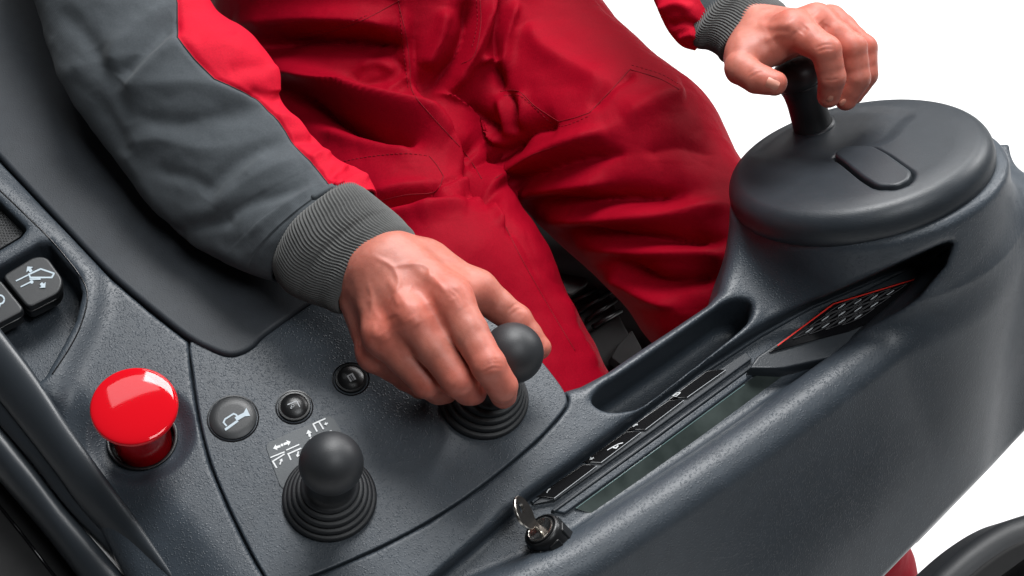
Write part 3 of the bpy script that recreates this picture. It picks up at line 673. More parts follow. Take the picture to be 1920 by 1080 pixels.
# moulded line round the switch wells, draped on the body
def draped(pts, r, name, m, parent, lift=0.1):
    out = []
    for x, y in spline(pts, 8):
        h_ = body_bvh.ray_cast(Vector((0, 0, 0)), Vector(nrm(R_(x, y))))
        if h_[0] is not None: out.append(np.array(h_[0])+PN.n*lift)
    v, f = tube(np.array(out), r, 6); return mk(name, v, f, m, parent)
draped([(-20, 338), (49, 404), (102, 457), (152, 520), (164, 557), (153, 606), (132, 650), (98, 702)], 0.55, 'moulded_line', M['gloss'], DASH)
# ================================================================== the operator
def disp_px(v, nv, folds, face_min=0.12, soft=0.35, pw=2.0, pn=2.0):
    """raise or sink the cloth or skin along fold lines; each fold: (points in photo pixels, height mm, width px[, taper])"""
    q = pix(v); vd = -v/np.linalg.norm(v, axis=1)[:, None]; fac = np.clip(((nv*vd).sum(1)-face_min)/soft, 0, 1); out = np.zeros(len(v))
    for fo in folds:
        pts, amp, wd = fo[:3]; pl = spline(pts, 5) if len(pts) > 2 else np.array(pts, float)
        lo = pl.min(0)-3*wd; hi = pl.max(0)+3*wd
        m = np.nonzero((q[:, 0] > lo[0]) & (q[:, 0] < hi[0]) & (q[:, 1] > lo[1]) & (q[:, 1] < hi[1]) & (fac > 0))[0]
        if not len(m): continue
        d, par = line_dist(pl, q[m, 0], q[m, 1]); t = par/(len(pl)-1)
        end = np.clip(np.minimum(t, 1-t)*4+0.25, 0, 1) if len(fo) < 4 else np.ones(len(m))
        out[m] += amp*np.exp(-np.abs(d/wd)**(pw if amp > 0 else pn))*end
    return v+nv*(out*fac)[:, None]
PERSON = thing('person', P(830, 250, 1560), 'seated operator in red work trousers and grey and red jacket, hands on the controls', 'person')
# ---- skin
def skin_mat():
    m = mat('skin', (0.62, 0.27, 0.19), 0.46, 0.4); b = bsdf(m); v = coords(m)
    at = nd(m, 'ShaderNodeAttribute', attribute_name='flush')
    n1 = noise(m, v, 45, 4, 0.6); n2 = noise(m, v, 260, 3, 0.6)
    base = ramp(m, n1, [(0.3, (0.43, 0.134, 0.098)), (0.52, (0.49, 0.171, 0.126)), (0.75, (0.53, 0.20, 0.152))])
    mx = nd(m, 'ShaderNodeMix', data_type='RGBA'); lk(m, at.outputs['Fac'], mx.inputs[0]); lk(m, base, mx.inputs[6]); mx.inputs[7].default_value = (0.70, 0.13, 0.085, 1)
    m2 = nd(m, 'ShaderNodeMix', data_type='RGBA', blend_type='MULTIPLY'); m2.inputs[0].default_value = 0.5; lk(m, mx.outputs[2], m2.inputs[6])
    lk(m, ramp(m, n2, [(0.3, (0.82, 0.74, 0.70)), (0.65, (1, 1, 1))]), m2.inputs[7]); lk(m, m2.outputs[2], b.inputs['Base Color'])
    b.inputs['Subsurface Weight'].default_value = 0.25; b.inputs['Subsurface Radius'].default_value = (1.0, 0.3, 0.16); b.inputs['Subsurface Scale'].default_value = 0.004
    vo = nd(m, 'ShaderNodeTexVoronoi', feature='DISTANCE_TO_EDGE'); vo.inputs['Scale'].default_value = 900; lk(m, v, vo.inputs['Vector'])
    bp = bump(m, vo.outputs['Distance'], 0.00012, 0.55); bp = bump(m, noise(m, v, 300, 4, 0.65), 0.0003, 0.4, bp); lk(m, bp, b.inputs['Normal'])
    lk(m, math_n(m, 'ADD', math_n(m, 'MULTIPLY', n2, 0.22), 0.36), b.inputs['Roughness'])
    return m
M['skin'] = skin_mat(); M['nail'] = mat('fingernail', (0.62, 0.25, 0.18), 0.45, 0.5)
def hand(joints, carp, palm, fore, vox, extra=(), kmax=8.0):
    """joints: per finger list of (px, py, depth, radius) from knuckle to tip"""
    allp = [P(*j[:3]) for fj in joints for j in fj]+[P(*c[:3]) for c in carp]+[P(*fore[-1][:3])]
    allp = np.array(allp); vol = Vol(allp.min(0)-28, allp.max(0)+28, vox)
    for c, fj in zip(carp, joints): add_cone(vol, P(*c[:3]), P(*fj[0][:3]), c[3], fj[0][3]*0.93, 11)
    for a, b in palm: add_cone(vol, P(*a[:3]), P(*b[:3]), a[3], b[3], 10)
    for a, b in zip(fore[:-1], fore[1:]): add_cone(vol, P(*a[:3]), P(*b[:3]), a[3], b[3], 14)
    for fj in joints:
        pts = [P(*j[:3]) for j in fj]; rs = [j[3] for j in fj]; m = max(rs)+14
        lo = np.min(pts, 0)-m; hi = np.max(pts, 0)+m; sl, g = vol.block(lo, hi); f = None
        for i in range(len(pts)-1):
            # waisted phalanx: joint, thinner shaft, joint
            mid = pts[i]*0.5+pts[i+1]*0.5; rm = 0.5*(rs[i]+rs[i+1])*0.955
            for a, b, ra, rb in ((pts[i], mid, rs[i], rm), (mid, pts[i+1], rm, rs[i+1])):
                d = cone_d(g, a, b, ra, rb).astype(np.float32); f = d if f is None else smin(f, d, 3.0)
        dk = np.sqrt((g[0]-pts[0][0])**2+(g[1]-pts[0][1])**2+(g[2]-pts[0][2])**2)
        L = np.linalg.norm(pts[1]-pts[0]); k = 1.6+(kmax-1.6)*(1-sstep(0.45*L, 0.8*L, dk)); vol.f[sl] = smin(vol.f[sl], f, k.astype(np.float32))
    for e in extra: add_cone(vol, P(*e[0][:3]), P(*e[1][:3]), e[0][3], e[1][3], e[2])
    return vol
# right hand, on the rear lever
RH = [[(850, 566, 1052, 14.5), (920, 690, 1031, 11.6), (945, 729, 1040, 10.4), (948, 746, 1059, 9.2)],
      [(777, 600, 1049, 14.5), (865, 727, 1043, 11.8), (884, 746, 1058, 10.2), (894, 750, 1068, 9.2)],
      [(722, 632, 1058, 13.6), (806, 731, 1059, 11.2), (828, 746, 1076, 9.8), (842, 748, 1086, 9.0)],
      [(708, 668, 1078, 12.4), (770, 722, 1088, 9.8), (795, 738, 1102, 8.8), (812, 740, 1108, 8.0)],
      [(893, 541, 1086, 13.0), (968, 601, 1094, 11.2), (1010, 652, 1097, 9.0)]]
RC = [(752, 482, 1082, 17), (728, 500, 1074, 17), (706, 522, 1076, 17), (680, 556, 1090, 16), (790, 500, 1094, 18)]
RP = [((735, 520, 1094, 18), (800, 590, 1078, 15)), ((700, 550, 1098, 18), (760, 630, 1080, 14)), ((800, 500, 1094, 18), (862, 545, 1078, 12)), ((770, 600, 1076, 14), (720, 640, 1082, 14)), ((850, 545, 1070, 12), (893, 556, 1084, 10))]
RF = [(716, 516, 1090, 26), (650, 456, 1108, 22), (560, 385, 1134, 20), (425, 280, 1162, 20)]
RH = [[(x-4, y-5, d, r) if (k == 0 or i == 0) else (x-6, y-15, d, r) for i, (x, y, d, r) in enumerate(fj)] if k < 4 else fj for k, fj in enumerate(RH)]
RC = [(x-6, y-3, d, r) for x, y, d, r in RC]
rv = hand(RH, RC, RP, RF, 0.9)
rvv, rq, rg = rv.mesh()
veins = [([(700, 480), (735, 500), (748, 530), (738, 552)], 1.4, 5), ([(735, 500), (780, 495), (806, 505), (800, 530)], 1.3, 5), ([(800, 506), (822, 530), (836, 548)], 1.0, 5), ([(690, 530), (700, 570), (690, 600)], 1.2, 5), ([(738, 552), (748, 575)], 1.1, 5),
         ([(690, 555), (712, 605)], 1.1, 7), ([(725, 520), (765, 580)], 1.4, 8), ([(765, 490), (835, 545)], 1.6, 9), ([(700, 600), (704, 640)], 1.0, 6),
         ([(812, 590), (795, 560), (770, 540)], -2.0, 13), ([(748, 620), (735, 590)], -1.8, 11), ([(712, 652), (700, 630)], -1.2, 8),
         ([(905, 690), (922, 681), (940, 682)], -0.7, 2.6), ([(906, 699), (924, 690), (942, 691)], -0.7, 2.4), ([(909, 683), (922, 675), (934, 674)], -0.5, 2.2), ([(924, 752), (936, 757), (950, 759)], -0.6, 2.5),
         ([(845, 742), (862, 733), (884, 730)], -0.6, 2.4), ([(788, 748), (804, 738), (824, 736)], -0.5, 2.4), ([(952, 583), (965, 572), (978, 570)], -0.7, 3), ([(958, 590), (972, 580), (984, 580)], -0.6, 3), ([(1014, 630), (1020, 640), (1018, 655)], -0.5, 2.4),
         ([(838, 545), (852, 556), (860, 570)], -0.4, 2.2), ([(846, 540), (860, 552), (866, 566)], -0.4, 2.2), ([(848, 556), (866, 582)], 1.3, 12), ([(770, 592), (784, 612)], 1.4, 12), ([(714, 622), (728, 640)], 1.5, 11)]
rvv = disp_px(rvv, rg, [(a_, b_*0.48, c_) for a_, b_, c_ in veins]); rvv = rvv+rg*(0.25*vnoise(rvv, 7, 3))[:, None]
# left hand, on the spinner knob
LH = [[(1486, 54, 1186, 14.0), (1549, 95, 1168, 11.4), (1560, 146, 1174, 10.2), (1554, 181, 1186, 8.8)],
      [(1530, 42, 1198, 13.8), (1597, 90, 1188, 11.4), (1607, 146, 1192, 10.0), (1586, 186, 1200, 8.8)],
      [(1556, 44, 1214, 13.2), (1617, 90, 1210, 10.8), (1622, 140, 1212, 9.6), (1600, 176, 1216, 8.4)],
      [(1576, 56, 1230, 12.0), (1622, 90, 1230, 9.4), (1624, 130, 1230, 8.6), (1606, 160, 1230, 7.6)],
      [(1389, 128, 1184, 12.4), (1419, 147, 1172, 11.2), (1452, 156, 1164, 9.6)]]
LC = [(1432, 66, 1214, 16), (1440, 60, 1224, 16), (1446, 58, 1234, 15), (1446, 64, 1242, 14), (1405, 92, 1206, 16)]
LP = [((1405, 95, 1206, 16), (1470, 72, 1192, 12)), ((1440, 75, 1224, 16), (1510, 66, 1200, 13)), ((1470, 70, 1225, 14), (1560, 70, 1218, 12)), ((1400, 108, 1196, 15), (1440, 92, 1194, 12))]
LFo = [(1425, 70, 1228, 23), (1385, 32, 1244, 19), (1325, -25, 1264, 18), (1240, -110, 1292, 20)]
lv = hand(LH, LC, LP, LFo, 0.9)
lvv, lq, lg = lv.mesh()
lveins = [([(1530, 90), (1546, 84), (1560, 84)], -0.6, 2.4), ([(1532, 97), (1548, 92), (1562, 92)], -0.6, 2.4), ([(1402, 138), (1414, 130), (1426, 128)], -0.5, 2.6), ([(1405, 146), (1418, 138), (1430, 134)], -0.5, 2.6),
          ([(1545, 150), (1560, 150), (1572, 148)], -0.5, 2.2), ([(1420, 45), (1450, 50), (1484, 46)], 1.2, 8), ([(1500, 62), (1512, 48)], -1.5, 9), ([(1545, 60), (1552, 46)], -1.2, 8), ([(1432, 78), (1456, 66), (1478, 66)], 1.0, 6), ([(1478, 40), (1494, 60)], 1.2, 11), ([(1526, 28), (1540, 44)], 1.2, 10)]
lvv = disp_px(lvv, lg, [(a_, b_*0.7, c_) for a_, b_, c_ in lveins]); lvv = lvv+lg*(0.25*vnoise(lvv, 7, 5))[:, None]
# trunk and upper arms, under the clothes, carrying both hands as one skin
def trunk():
    vol = Vol((-420, -120, -1740), (420, 800, -1080), 9)
    for a, b, ra, rb in (((820, 120, 1535), (740, -420, 1500), 80, 105), ((740, -420, 1500), (720, -700, 1480), 105, 90), ((720, -700, 1480), (700, -900, 1460), 60, 50), ((720, 170, 1520), (930, 140, 1535), 50, 50),
                         ((590, -610, 1470), (230, -200, 1225), 46, 28), ((230, -200, 1225), (300, 100, 1190), 28, 22), ((300, 100, 1190), (425, 280, 1162), 22, 20), ((425, 280, 1162), (490, 330, 1148), 20, 20),
                         ((880, -610, 1470), (1150, -330, 1340), 50, 30), ((1150, -330, 1340), (1240, -110, 1292), 30, 20), ((1240, -110, 1292), (1262, -88, 1285), 20, 20), ((720, 210, 1500), (850, 560, 1340), 48, 46), ((850, 560, 1340), (980, 830, 1245), 46, 40), ((960, 160, 1520), (1165, 305, 1415), 50, 48), ((1165, 305, 1415), (1355, 530, 1355), 48, 42)):
        add_cone(vol, P(*a), P(*b), ra, rb, 24)
    return vol.mesh()
tv, tq, tg = trunk()
def cut_open(v, q, g_, p, n):
    keep = ((v-p)@n) > 0; mp = np.full(len(v), -1); mp[keep] = np.arange(keep.sum()); fq = q[keep[q].all(1)]; return v[keep], mp[fq], g_[keep]
cuts = [(P(485, 327, 1150), nrm(P(650, 456, 1108)-P(425, 280, 1162))), (P(1262, -88, 1285), nrm(P(1380, 30, 1236)-P(1240, -110, 1280)))]
rvv, rq, rg = cut_open(rvv, rq, rg, cuts[0][0]+cuts[0][1]*12, cuts[0][1]); lvv, lq, lg = cut_open(lvv, lq, lg, cuts[1][0]+cuts[1][1]*10, cuts[1][1])
def chop(v, q, p, n, rad):
    near = (np.linalg.norm(v-p, axis=1) < rad) & (((v-p)@n) > 0); keep = ~near; mp = np.full(len(v), -1); mp[keep] = np.arange(keep.sum()); fq = q[keep[q].all(1)]; return v[keep], mp[fq]
for (p, n) in cuts: tv, tq = chop(tv, tq, p, n, 110)
bm = bmesh.new(); col_l = bm.verts.layers.float.new('flush')
def put(v, q):
    vs = [bm.verts.new(x) for x in v.tolist()]
    for f in q.tolist():
        try: bm.faces.new([vs[i] for i in f])
        except ValueError: pass
    return vs
allv = np.concatenate([rvv, lvv, tv]); put(rvv, rq); put(lvv, lq); put(tv, tq); bm.verts.ensure_lookup_table()
fl = np.zeros(len(allv))
for fj in RH[:4]+LH[:4]:
    for i, (rad_, w_) in enumerate(((11, 0.75), (9, 0.7), (8, 0.3), (8, 0.75))):
        c = P(*fj[i][:3]); fl += w_*np.exp(-(np.linalg.norm(allv-c, axis=1)/(fj[i][3]+rad_*0.8))**3)
for fj in (RH[4], LH[4]):
    for i, w_ in enumerate((0.3, 0.45, 0.8)): fl += w_*np.exp(-(np.linalg.norm(allv-P(*fj[i][:3]), axis=1)/(fj[i][3]+4))**4)
fl = np.clip(fl*(0.40+0.12*vnoise(allv, 9, 8)), 0, 0.7)
for i, x in enumerate(fl): bm.verts[i][col_l] = float(x)
for (p, n) in cuts:
    ed = [e for e in bm.edges if e.is_boundary and (np.linalg.norm(np.array(e.verts[0].co)-p) < 70)]
    try: bmesh.ops.bridge_loops(bm, edges=ed)
    except Exception as ex: print('bridge', ex)
bmesh.ops.recalc_face_normals(bm, faces=bm.faces[:]); bm.verts.ensure_lookup_table()
sv = np.array([v.co[:] for v in bm.verts]); w = toW(sv); org = w.mean(0)
for v, x in zip(bm.verts, (w-org).tolist()): v.co = x
me = bpy.data.meshes.new('body'); bm.to_mesh(me); bm.free(); me.polygons.foreach_set('use_smooth', np.ones(len(me.polygons), bool)); me.materials.append(M['skin'])
BODYSKIN = bpy.data.objects.new('body', me); COL.objects.link(BODYSKIN); place(BODYSKIN, org, PERSON); tag(BODYSKIN, 'bare hands gripping a lever ball and the spinner knob')
def nail(c, n, along, ln, wd):
    """slightly arched fingernail lying on the fingertip"""
    fr = Frame(c, n, along); vs = []; fs = []; A, B = 13, 9
    for i in range(A):
        for j in range(B):
            a = -1+2*i/(A-1); b = -1+2*j/(B-1); q = math.sqrt(max(0, 1-0.55*b*b*b*b)); x = a*ln/2*(0.86+0.14*math.sqrt(1-b*b)); y = b*wd/2*(1 if a < 0.3 else math.sqrt(max(0.05, 1-((a-0.3)/0.78)**2*0.6)))
            vs.append(fr.at(x, y, 1.05-2.1*b*b-0.7*a*a))
    for i in range(A-1):
        for j in range(B-1): fs.append((i*B+j, (i+1)*B+j, (i+1)*B+j+1, i*B+j+1))
    return mk('fingernail', np.array(vs), fs, M['nail'], BODYSKIN)
skin_bvh = BVHTree.FromPolygons(lvv.tolist(), lq.tolist())
def on_skin(px, py):
    d = R_(px, py); h = skin_bvh.ray_cast(Vector((0, 0, 0)), Vector(nrm(d))); return np.array(h[0]), np.array(h[1])
for (px, py), (ax, ay), ln, wd in (((1449, 157), (1470, 165), 10.0, 8.6), ((1556, 186), (1553, 200), 7.5, 6.8), ((1580, 192), (1573, 200), 6.5, 6)):
    try:
        c, n = on_skin(px, py); al = P(ax, ay, -c[2])-P(px, py, -c[2])
        nail(c-n*0.35, n if n@(-c) > 0 else -n, al, ln, wd)
    except Exception as ex: print('nail', ex)
# ---- cloth
def cloth(name, c, weave=1500, sheen=0.25, rough=0.75, bumpd=0.00022, sp=0.1):
    m = mat(name, c, rough, sp); b = bsdf(m); v = coords(m)
    wv = nd(m, 'ShaderNodeTexWave', wave_type='BANDS', bands_direction='DIAGONAL'); wv.inputs['Scale'].default_value = weave/6.28*1.7; wv.inputs['Distortion'].default_value = 0.6; wv.inputs['Detail'].default_value = 1; lk(m, v, wv.inputs['Vector'])
    bp = bump(m, wv.outputs['Fac'], bumpd, 0.3); bp = bump(m, noise(m, v, 55, 4, 0.55), 0.0016, 0.55, bp); lk(m, bp, b.inputs['Normal'])
    lk(m, ramp(m, noise(m, v, 700, 3, 0.7), [(0.3, tuple(x*0.86 for x in c)), (0.7, tuple(x*1.1 for x in c))]), b.inputs['Base Color'])
    b.inputs['Sheen Weight'].default_value = sheen; b.inputs['Sheen Roughness'].default_value = 0.4; return m
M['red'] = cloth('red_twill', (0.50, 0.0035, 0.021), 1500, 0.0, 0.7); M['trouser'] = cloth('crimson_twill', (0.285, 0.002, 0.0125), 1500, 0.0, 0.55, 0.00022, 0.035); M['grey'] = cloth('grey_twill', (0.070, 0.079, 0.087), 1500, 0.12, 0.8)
M['knit'] = cloth('grey_knit', (0.115, 0.116, 0.114), 2500, 0.1, 0.85); M['thread'] = mat('red_thread', (0.20, 0.002, 0.009), 0.7, 0.2)
M['cord'] = mat('dark_seam', (0.02, 0.022, 0.025), 0.8, 0.2)
def loft(L, Rr, dep, ratio, ths, rows, shear=(0, 0)):
    """tube between two photo-edge lines; returns (rows, len(ths), 3) points, axes"""
    L = spline(L, 12); Rr = spline(Rr, 12); n = len(L); s0 = np.linspace(0, 1, n); s1 = np.linspace(0, 1, rows)
    L = np.stack([np.interp(s1, s0, L[:, i]) for i in (0, 1)], 1); Rr = np.stack([np.interp(s1, s0, Rr[:, i]) for i in (0, 1)], 1)
    d = np.interp(s1, np.linspace(0, 1, len(dep)), dep); ra = np.interp(s1, np.linspace(0, 1, len(ratio)), ratio); out = []
    sh_ = np.interp(s1, np.linspace(0, 1, len(shear)), shear); cc = np.array([(P(*L[i], d[i])+P(*Rr[i], d[i]))/2 for i in range(rows)]); bk = -np.gradient(cc, axis=0); bk /= np.linalg.norm(bk, axis=1)[:, None]
    for i in range(rows):
        a = P(*L[i], d[i]); b = P(*Rr[i], d[i]); c = (a+b)/2; x = (b-a)/2; r = np.linalg.norm(x)*ra[i]; z = nrm(-c)
        th = ths[i] if getattr(ths, 'ndim', 1) == 2 else ths
        out.append(c+np.outer(np.cos(th), x)+np.outer(np.sin(th), z*r+bk[i]*sh_[i]))
    return np.array(out)
def grid_faces(r, c, wrap=True):
    i, j = np.meshgrid(np.arange(r-1), np.arange(c if wrap else c-1), indexing='ij'); k = (j+1) % c
    return np.stack([(i*c+j).ravel(), ((i+1)*c+j).ravel(), ((i+1)*c+k).ravel(), (i*c+k).ravel()], 1)
SL = [(330, -640), (80, -430), (-10, -200), (62, 0), (105, 130), (165, 235), (230, 318), (290, 392), (350, 448), (420, 492), (470, 514), (512, 526)]
SR = [(640, -500), (450, -330), (350, -160), (398, 8), (470, 60), (515, 122), (524, 185), (580, 245), (632, 295), (665, 316), (690, 330), (704, 356)]
SD = [1340, 1255, 1205, 1180, 1165, 1158, 1150, 1142, 1135, 1126, 1118, 1108]
seam = np.array([(330, 0), (331, 70), (362, 110), (400, 150), (440, 168), (480, 185), (510, 215), (535, 245), (560, 280), (590, 312), (628, 348)], float)
ROWS, N1, N2 = 300, 70, 180
Ls, Rs = spline(SL, 12), spline(SR, 12); s0 = np.linspace(0, 1, len(Ls)); s1 = np.linspace(0, 1, ROWS); ths = []
for t in s1:
    a = np.array([np.interp(t, s0, Ls[:, i]) for i in (0, 1)]); b = np.array([np.interp(t, s0, Rs[:, i]) for i in (0, 1)])
    best = 0.45 if a[1] > 200 or b[1] > 0 else 0.8
    # where the seam crosses this ring
    e = b-a; f_ = None
    for p, q in zip(seam[:-1], seam[1:]):
        d = q-p; den = e[0]*d[1]-e[1]*d[0]
        if abs(den) < 1e-6: continue
        u = ((p-a)[0]*d[1]-(p-a)[1]*d[0])/den; w_ = ((p-a)[0]*e[1]-(p-a)[1]*e[0])/den
        if -0.02 <= w_ <= 1.02 and 0 <= u <= 1: f_ = u
    ths.append(f_ if f_ is not None else np.nan)
ths = np.array(ths); ok = ~np.isnan(ths); fr_ = np.interp(s1, s1[ok], ths[ok]); thS = np.arccos(np.clip(2*fr_-1, -0.98, 0.98))
T2 = np.stack([np.concatenate([np.linspace(-1.0, t, N1, endpoint=False), np.linspace(t, 2*np.pi-1.0, N2, endpoint=False)]) for t in thS])
sl = loft(SL, SR, SD, [0.62, 0.62, 0.62, 0.6, 0.58, 0.56, 0.55, 0.56, 0.6, 0.66, 0.74, 0.8], T2, ROWS, [0, 0, 0, 0, 0, 0, 0, 0, 4, 10, 18, 24])
C = N1+N2; sf = grid_faces(ROWS, C); sv = sl.reshape(-1, 3); sn = vert_normals(sv, sf)
ctr = sl.mean(1, keepdims=True); 
if ((sl-ctr).reshape(-1, 3)*sn).sum() < 0: sf = sf[:, ::-1]; sn = -sn
zf = lambda pts: [(x/1.929, y/1.929) for x, y in pts]
sleeve_folds = [(zf([(640, 60), (560, 140), (490, 220), (440, 290)]), -9, 15), (zf([(600, 10), (500, 90), (420, 170), (390, 250)]), 6, 17), (zf([(660, 110), (580, 190), (500, 270), (450, 320)]), 5, 14), (zf([(330, 170), (370, 240), (420, 330), (470, 450)]), -5, 20), (zf([(300, 220), (240, 300), (300, 420)]), 3, 18),
    (zf([(430, 330), (600, 300), (760, 310), (900, 355)]), 4, 20), (zf([(480, 420), (640, 450), (800, 420), (950, 400)]), -4, 18), (zf([(430, 540), (560, 500), (720, 540), (860, 520)]), 4, 20), (zf([(740, 720), (800, 640), (900, 560), (1040, 500)]), -5.5, 15), (zf([(780, 760), (850, 690), (960, 620), (1080, 570)]), 5, 17),
    (zf([(800, 790), (900, 740), (1010, 700), (1120, 660)]), -5, 13), (zf([(900, 850), (980, 780), (1060, 720), (1150, 660)]), 4, 12), (zf([(430, 540), (480, 600), (560, 720), (640, 810)]), 3.5, 16), (zf([(600, 850), (740, 810), (850, 800)]), -4, 14), (zf([(640, 880), (780, 900), (900, 960)]), 4, 14),
    (zf([(210, 40), (300, 120), (360, 200)]), -4, 18), (zf([(90, 60), (150, 200), (240, 300)]), 3, 16), (zf([(990, 230), (1000, 300), (1000, 340)]), 5, 10), (zf([(900, 330), (960, 350), (1010, 370)]), -4, 10), (zf([(1000, 420), (1090, 440), (1150, 470)]), 5, 11), (zf([(1060, 500), (1120, 500), (1190, 490)]), -5, 9), (zf([(1120, 580), (1160, 550), (1200, 560)]), 4, 9), (zf([(1190, 640), (1220, 610), (1260, 600)]), -4.5, 8), (zf([(1240, 600), (1300, 620), (1340, 640)]), 3.5, 9),
    (zf([(700, 150), (780, 120), (860, 110)]), -2.5, 16), (zf([(820, 260), (900, 240), (980, 250)]), -3, 14), (zf([(340, 330), (420, 480), (480, 560)]), -3.5, 15), (zf([(560, 620), (680, 640), (760, 690)]), -3, 14), (zf([(880, 640), (960, 560)]), 2.5, 10)]
sv = disp_px(sv, sn, [(a_, b_*0.66, c_*1.05) for a_, b_, c_ in sleeve_folds], 0.0, 0.25, 1.7); nz = 1.2*vnoise(sv, 42, 11)+0.6*vnoise(sv, 20, 12)+0.35*vnoise(sv, 8, 13); sv = sv+sn*nz[:, None]
dj = np.minimum(np.abs(np.arange(C)-N1), 99); sv = sv-sn*np.tile(1.8*np.exp(-(dj/1.3)**2), ROWS)[:, None]
mids = np.tile((np.arange(C) >= N1).astype(np.int32), ROWS-1)
def solid_cloth(o, t=0.0022):
    md = o.modifiers.new('thickness', 'SOLIDIFY'); md.thickness = t; md.offset = -1; return o
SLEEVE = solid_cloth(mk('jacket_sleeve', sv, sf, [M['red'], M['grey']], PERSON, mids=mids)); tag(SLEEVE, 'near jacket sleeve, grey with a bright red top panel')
sg = sv.reshape(ROWS, C, 3)[:, N1]; inframe = [i for i in range(ROWS) if pix(sg[i])[0][1] > -30]
v, f = tube(sg[inframe][::2]+np.array([0, 0, 0.3]), 0.55, 6); mk('sleeve_seam', v, f, M['cord'], SLEEVE)
def cuff(L, Rr, dep, ratio, ribs, rows, label, shear=(0, 0)):
    seg = ribs*6; th = np.linspace(0, 2*np.pi, seg, endpoint=False); a = loft(L, Rr, dep, ratio, th, rows, shear); c = a.mean(1, keepdims=True); rad_ = a-c; ln = np.linalg.norm(rad_, axis=2, keepdims=True)
    row = np.linspace(0, 1, rows)
    hem = 1.6*np.exp(-((row-0.9)/0.05)**2)[:, None, None]
    rib = 0.62*np.cos(th*ribs)[None, :, None]*np.ones((rows, 1, 1))*np.clip((0.985-row)/0.03, 0.15, 1)[:, None, None]
    bulge = 1.4*vnoise(a.reshape(-1, 3), 26, 21).reshape(rows, seg, 1)
    a = c+rad_/ln*(ln+rib+bulge+hem*0.4)
    # turned-in edge
    a = np.concatenate([a, c[-1:]+rad_[-1:]*(1-2.2/ln[-1:]), c[-3:-2]+rad_[-3:-2]*(1-4.5/ln[-3:-2]), c[-12:-11]+rad_[-12:-11]*(1-4.5/ln[-12:-11])])
    vv_ = a.reshape(-1, 3); ff = grid_faces(len(a), seg); nn = vert_normals(vv_, ff)
    if ((a-a.mean(1, keepdims=True)).reshape(-1, 3)[:seg*(rows-2)]*nn[:seg*(rows-2)]).sum() < 0: ff = ff[:, ::-1]
    o = mk('knit_cuff', vv_, ff, M['knit'], PERSON); tag(o, label); return o
cuff([(530, 478), (520, 512), (538, 545), (570, 564), (606, 576), (634, 587)], [(668, 356), (690, 362), (717, 380), (741, 400), (760, 420), (777, 443)], [1112, 1106, 1102, 1098, 1093, 1088], [0.74, 0.74, 0.72, 0.7, 0.7, 0.72], 104, 60, 'ribbed grey knit cuff at the near wrist', [24, 24, 22, 20, 18, 17])
cuff([(1294, 66), (1306, 88), (1326, 93), (1342, 102), (1358, 117)], [(1385, -44), (1404, -36), (1432, -22), (1454, -4), (1476, 16)], [1252, 1246, 1241, 1236, 1230], [0.85, 0.85, 0.85, 0.85, 0.85], 84, 46, 'ribbed grey knit cuff at the far wrist', [10, 12, 12, 12, 12])
# far sleeve
L2 = [(1010, -560), (1060, -380), (1140, -180), (1205, -60), (1232, 10), (1252, 58), (1276, 86), (1302, 97)]; R2 = [(1260, -600), (1300, -450), (1340, -300), (1365, -180), (1385, -120), (1398, -92), (1402, -70), (1404, -46)]
th = np.linspace(0, 2*np.pi, 200, endpoint=False); fs2 = loft(L2, R2, [1370, 1350, 1318, 1290, 1272, 1262, 1255, 1249], [0.7]*8, th, 160); v2 = fs2.reshape(-1, 3); f2 = grid_faces(160, 200); n2 = vert_normals(v2, f2)
if ((fs2-fs2.mean(1, keepdims=True)).reshape(-1, 3)*n2).sum() < 0: f2 = f2[:, ::-1]; n2 = -n2
v2 = disp_px(v2, n2, [([(1236, 20), (1270, 10), (1300, 20)], 4, 10), ([(1250, 50), (1280, 40), (1310, 50)], -4, 8), ([(1270, 75), (1295, 66), (1310, 72)], 3, 7), ([(1240, -10), (1275, -14)], -4, 9)]); v2 = v2+n2*(1.5*vnoise(v2, 26, 31)+0.6*vnoise(v2, 12, 32))[:, None]
mid2 = np.tile(((th > 0.5) & (th < 1.75)).astype(np.int32), 159)
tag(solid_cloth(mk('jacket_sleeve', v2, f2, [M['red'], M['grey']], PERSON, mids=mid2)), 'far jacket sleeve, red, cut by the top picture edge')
# ---- trousers and jacket front
tv_ = Vol((-330, -330, -1760), (480, 640, -1120), 2.6)
for a, b, ra, rb, k in (((735, -560, 1500), (745, -200, 1490), 150, 150, 30), ((745, -200, 1490), (790, 60, 1510), 150, 140, 40), ((700, 170, 1492), (960, 130, 1510), 108, 110, 40), ((560, -330, 1500), (600, 110, 1520), 105, 100, 40),
                        ((695, 250, 1470), (852, 545, 1335), 96, 85, 12), ((852, 545, 1340), (1022, 850, 1310), 85, 80, 20), ((1022, 850, 1310), (1050, 1150, 1480), 70, 62, 20),
                        ((985, 150, 1500), (1166, 300, 1405), 104, 90, 12), ((1166, 300, 1405), (1355, 530, 1345), 90, 74, 20), ((1365, 525, 1345), (1602, 1080, 1610), 78, 62, 20), ((1602, 1080, 1610), (1650, 1250, 1700), 62, 60, 10)):
    add_cone(tv_, P(*a), P(*b), ra, rb, k)
tvv, tqq, tgg = tv_.mesh(); tvv0 = tvv.copy()
zt = lambda pts: [(400+x*0.685, y*0.685) for x, y in pts]
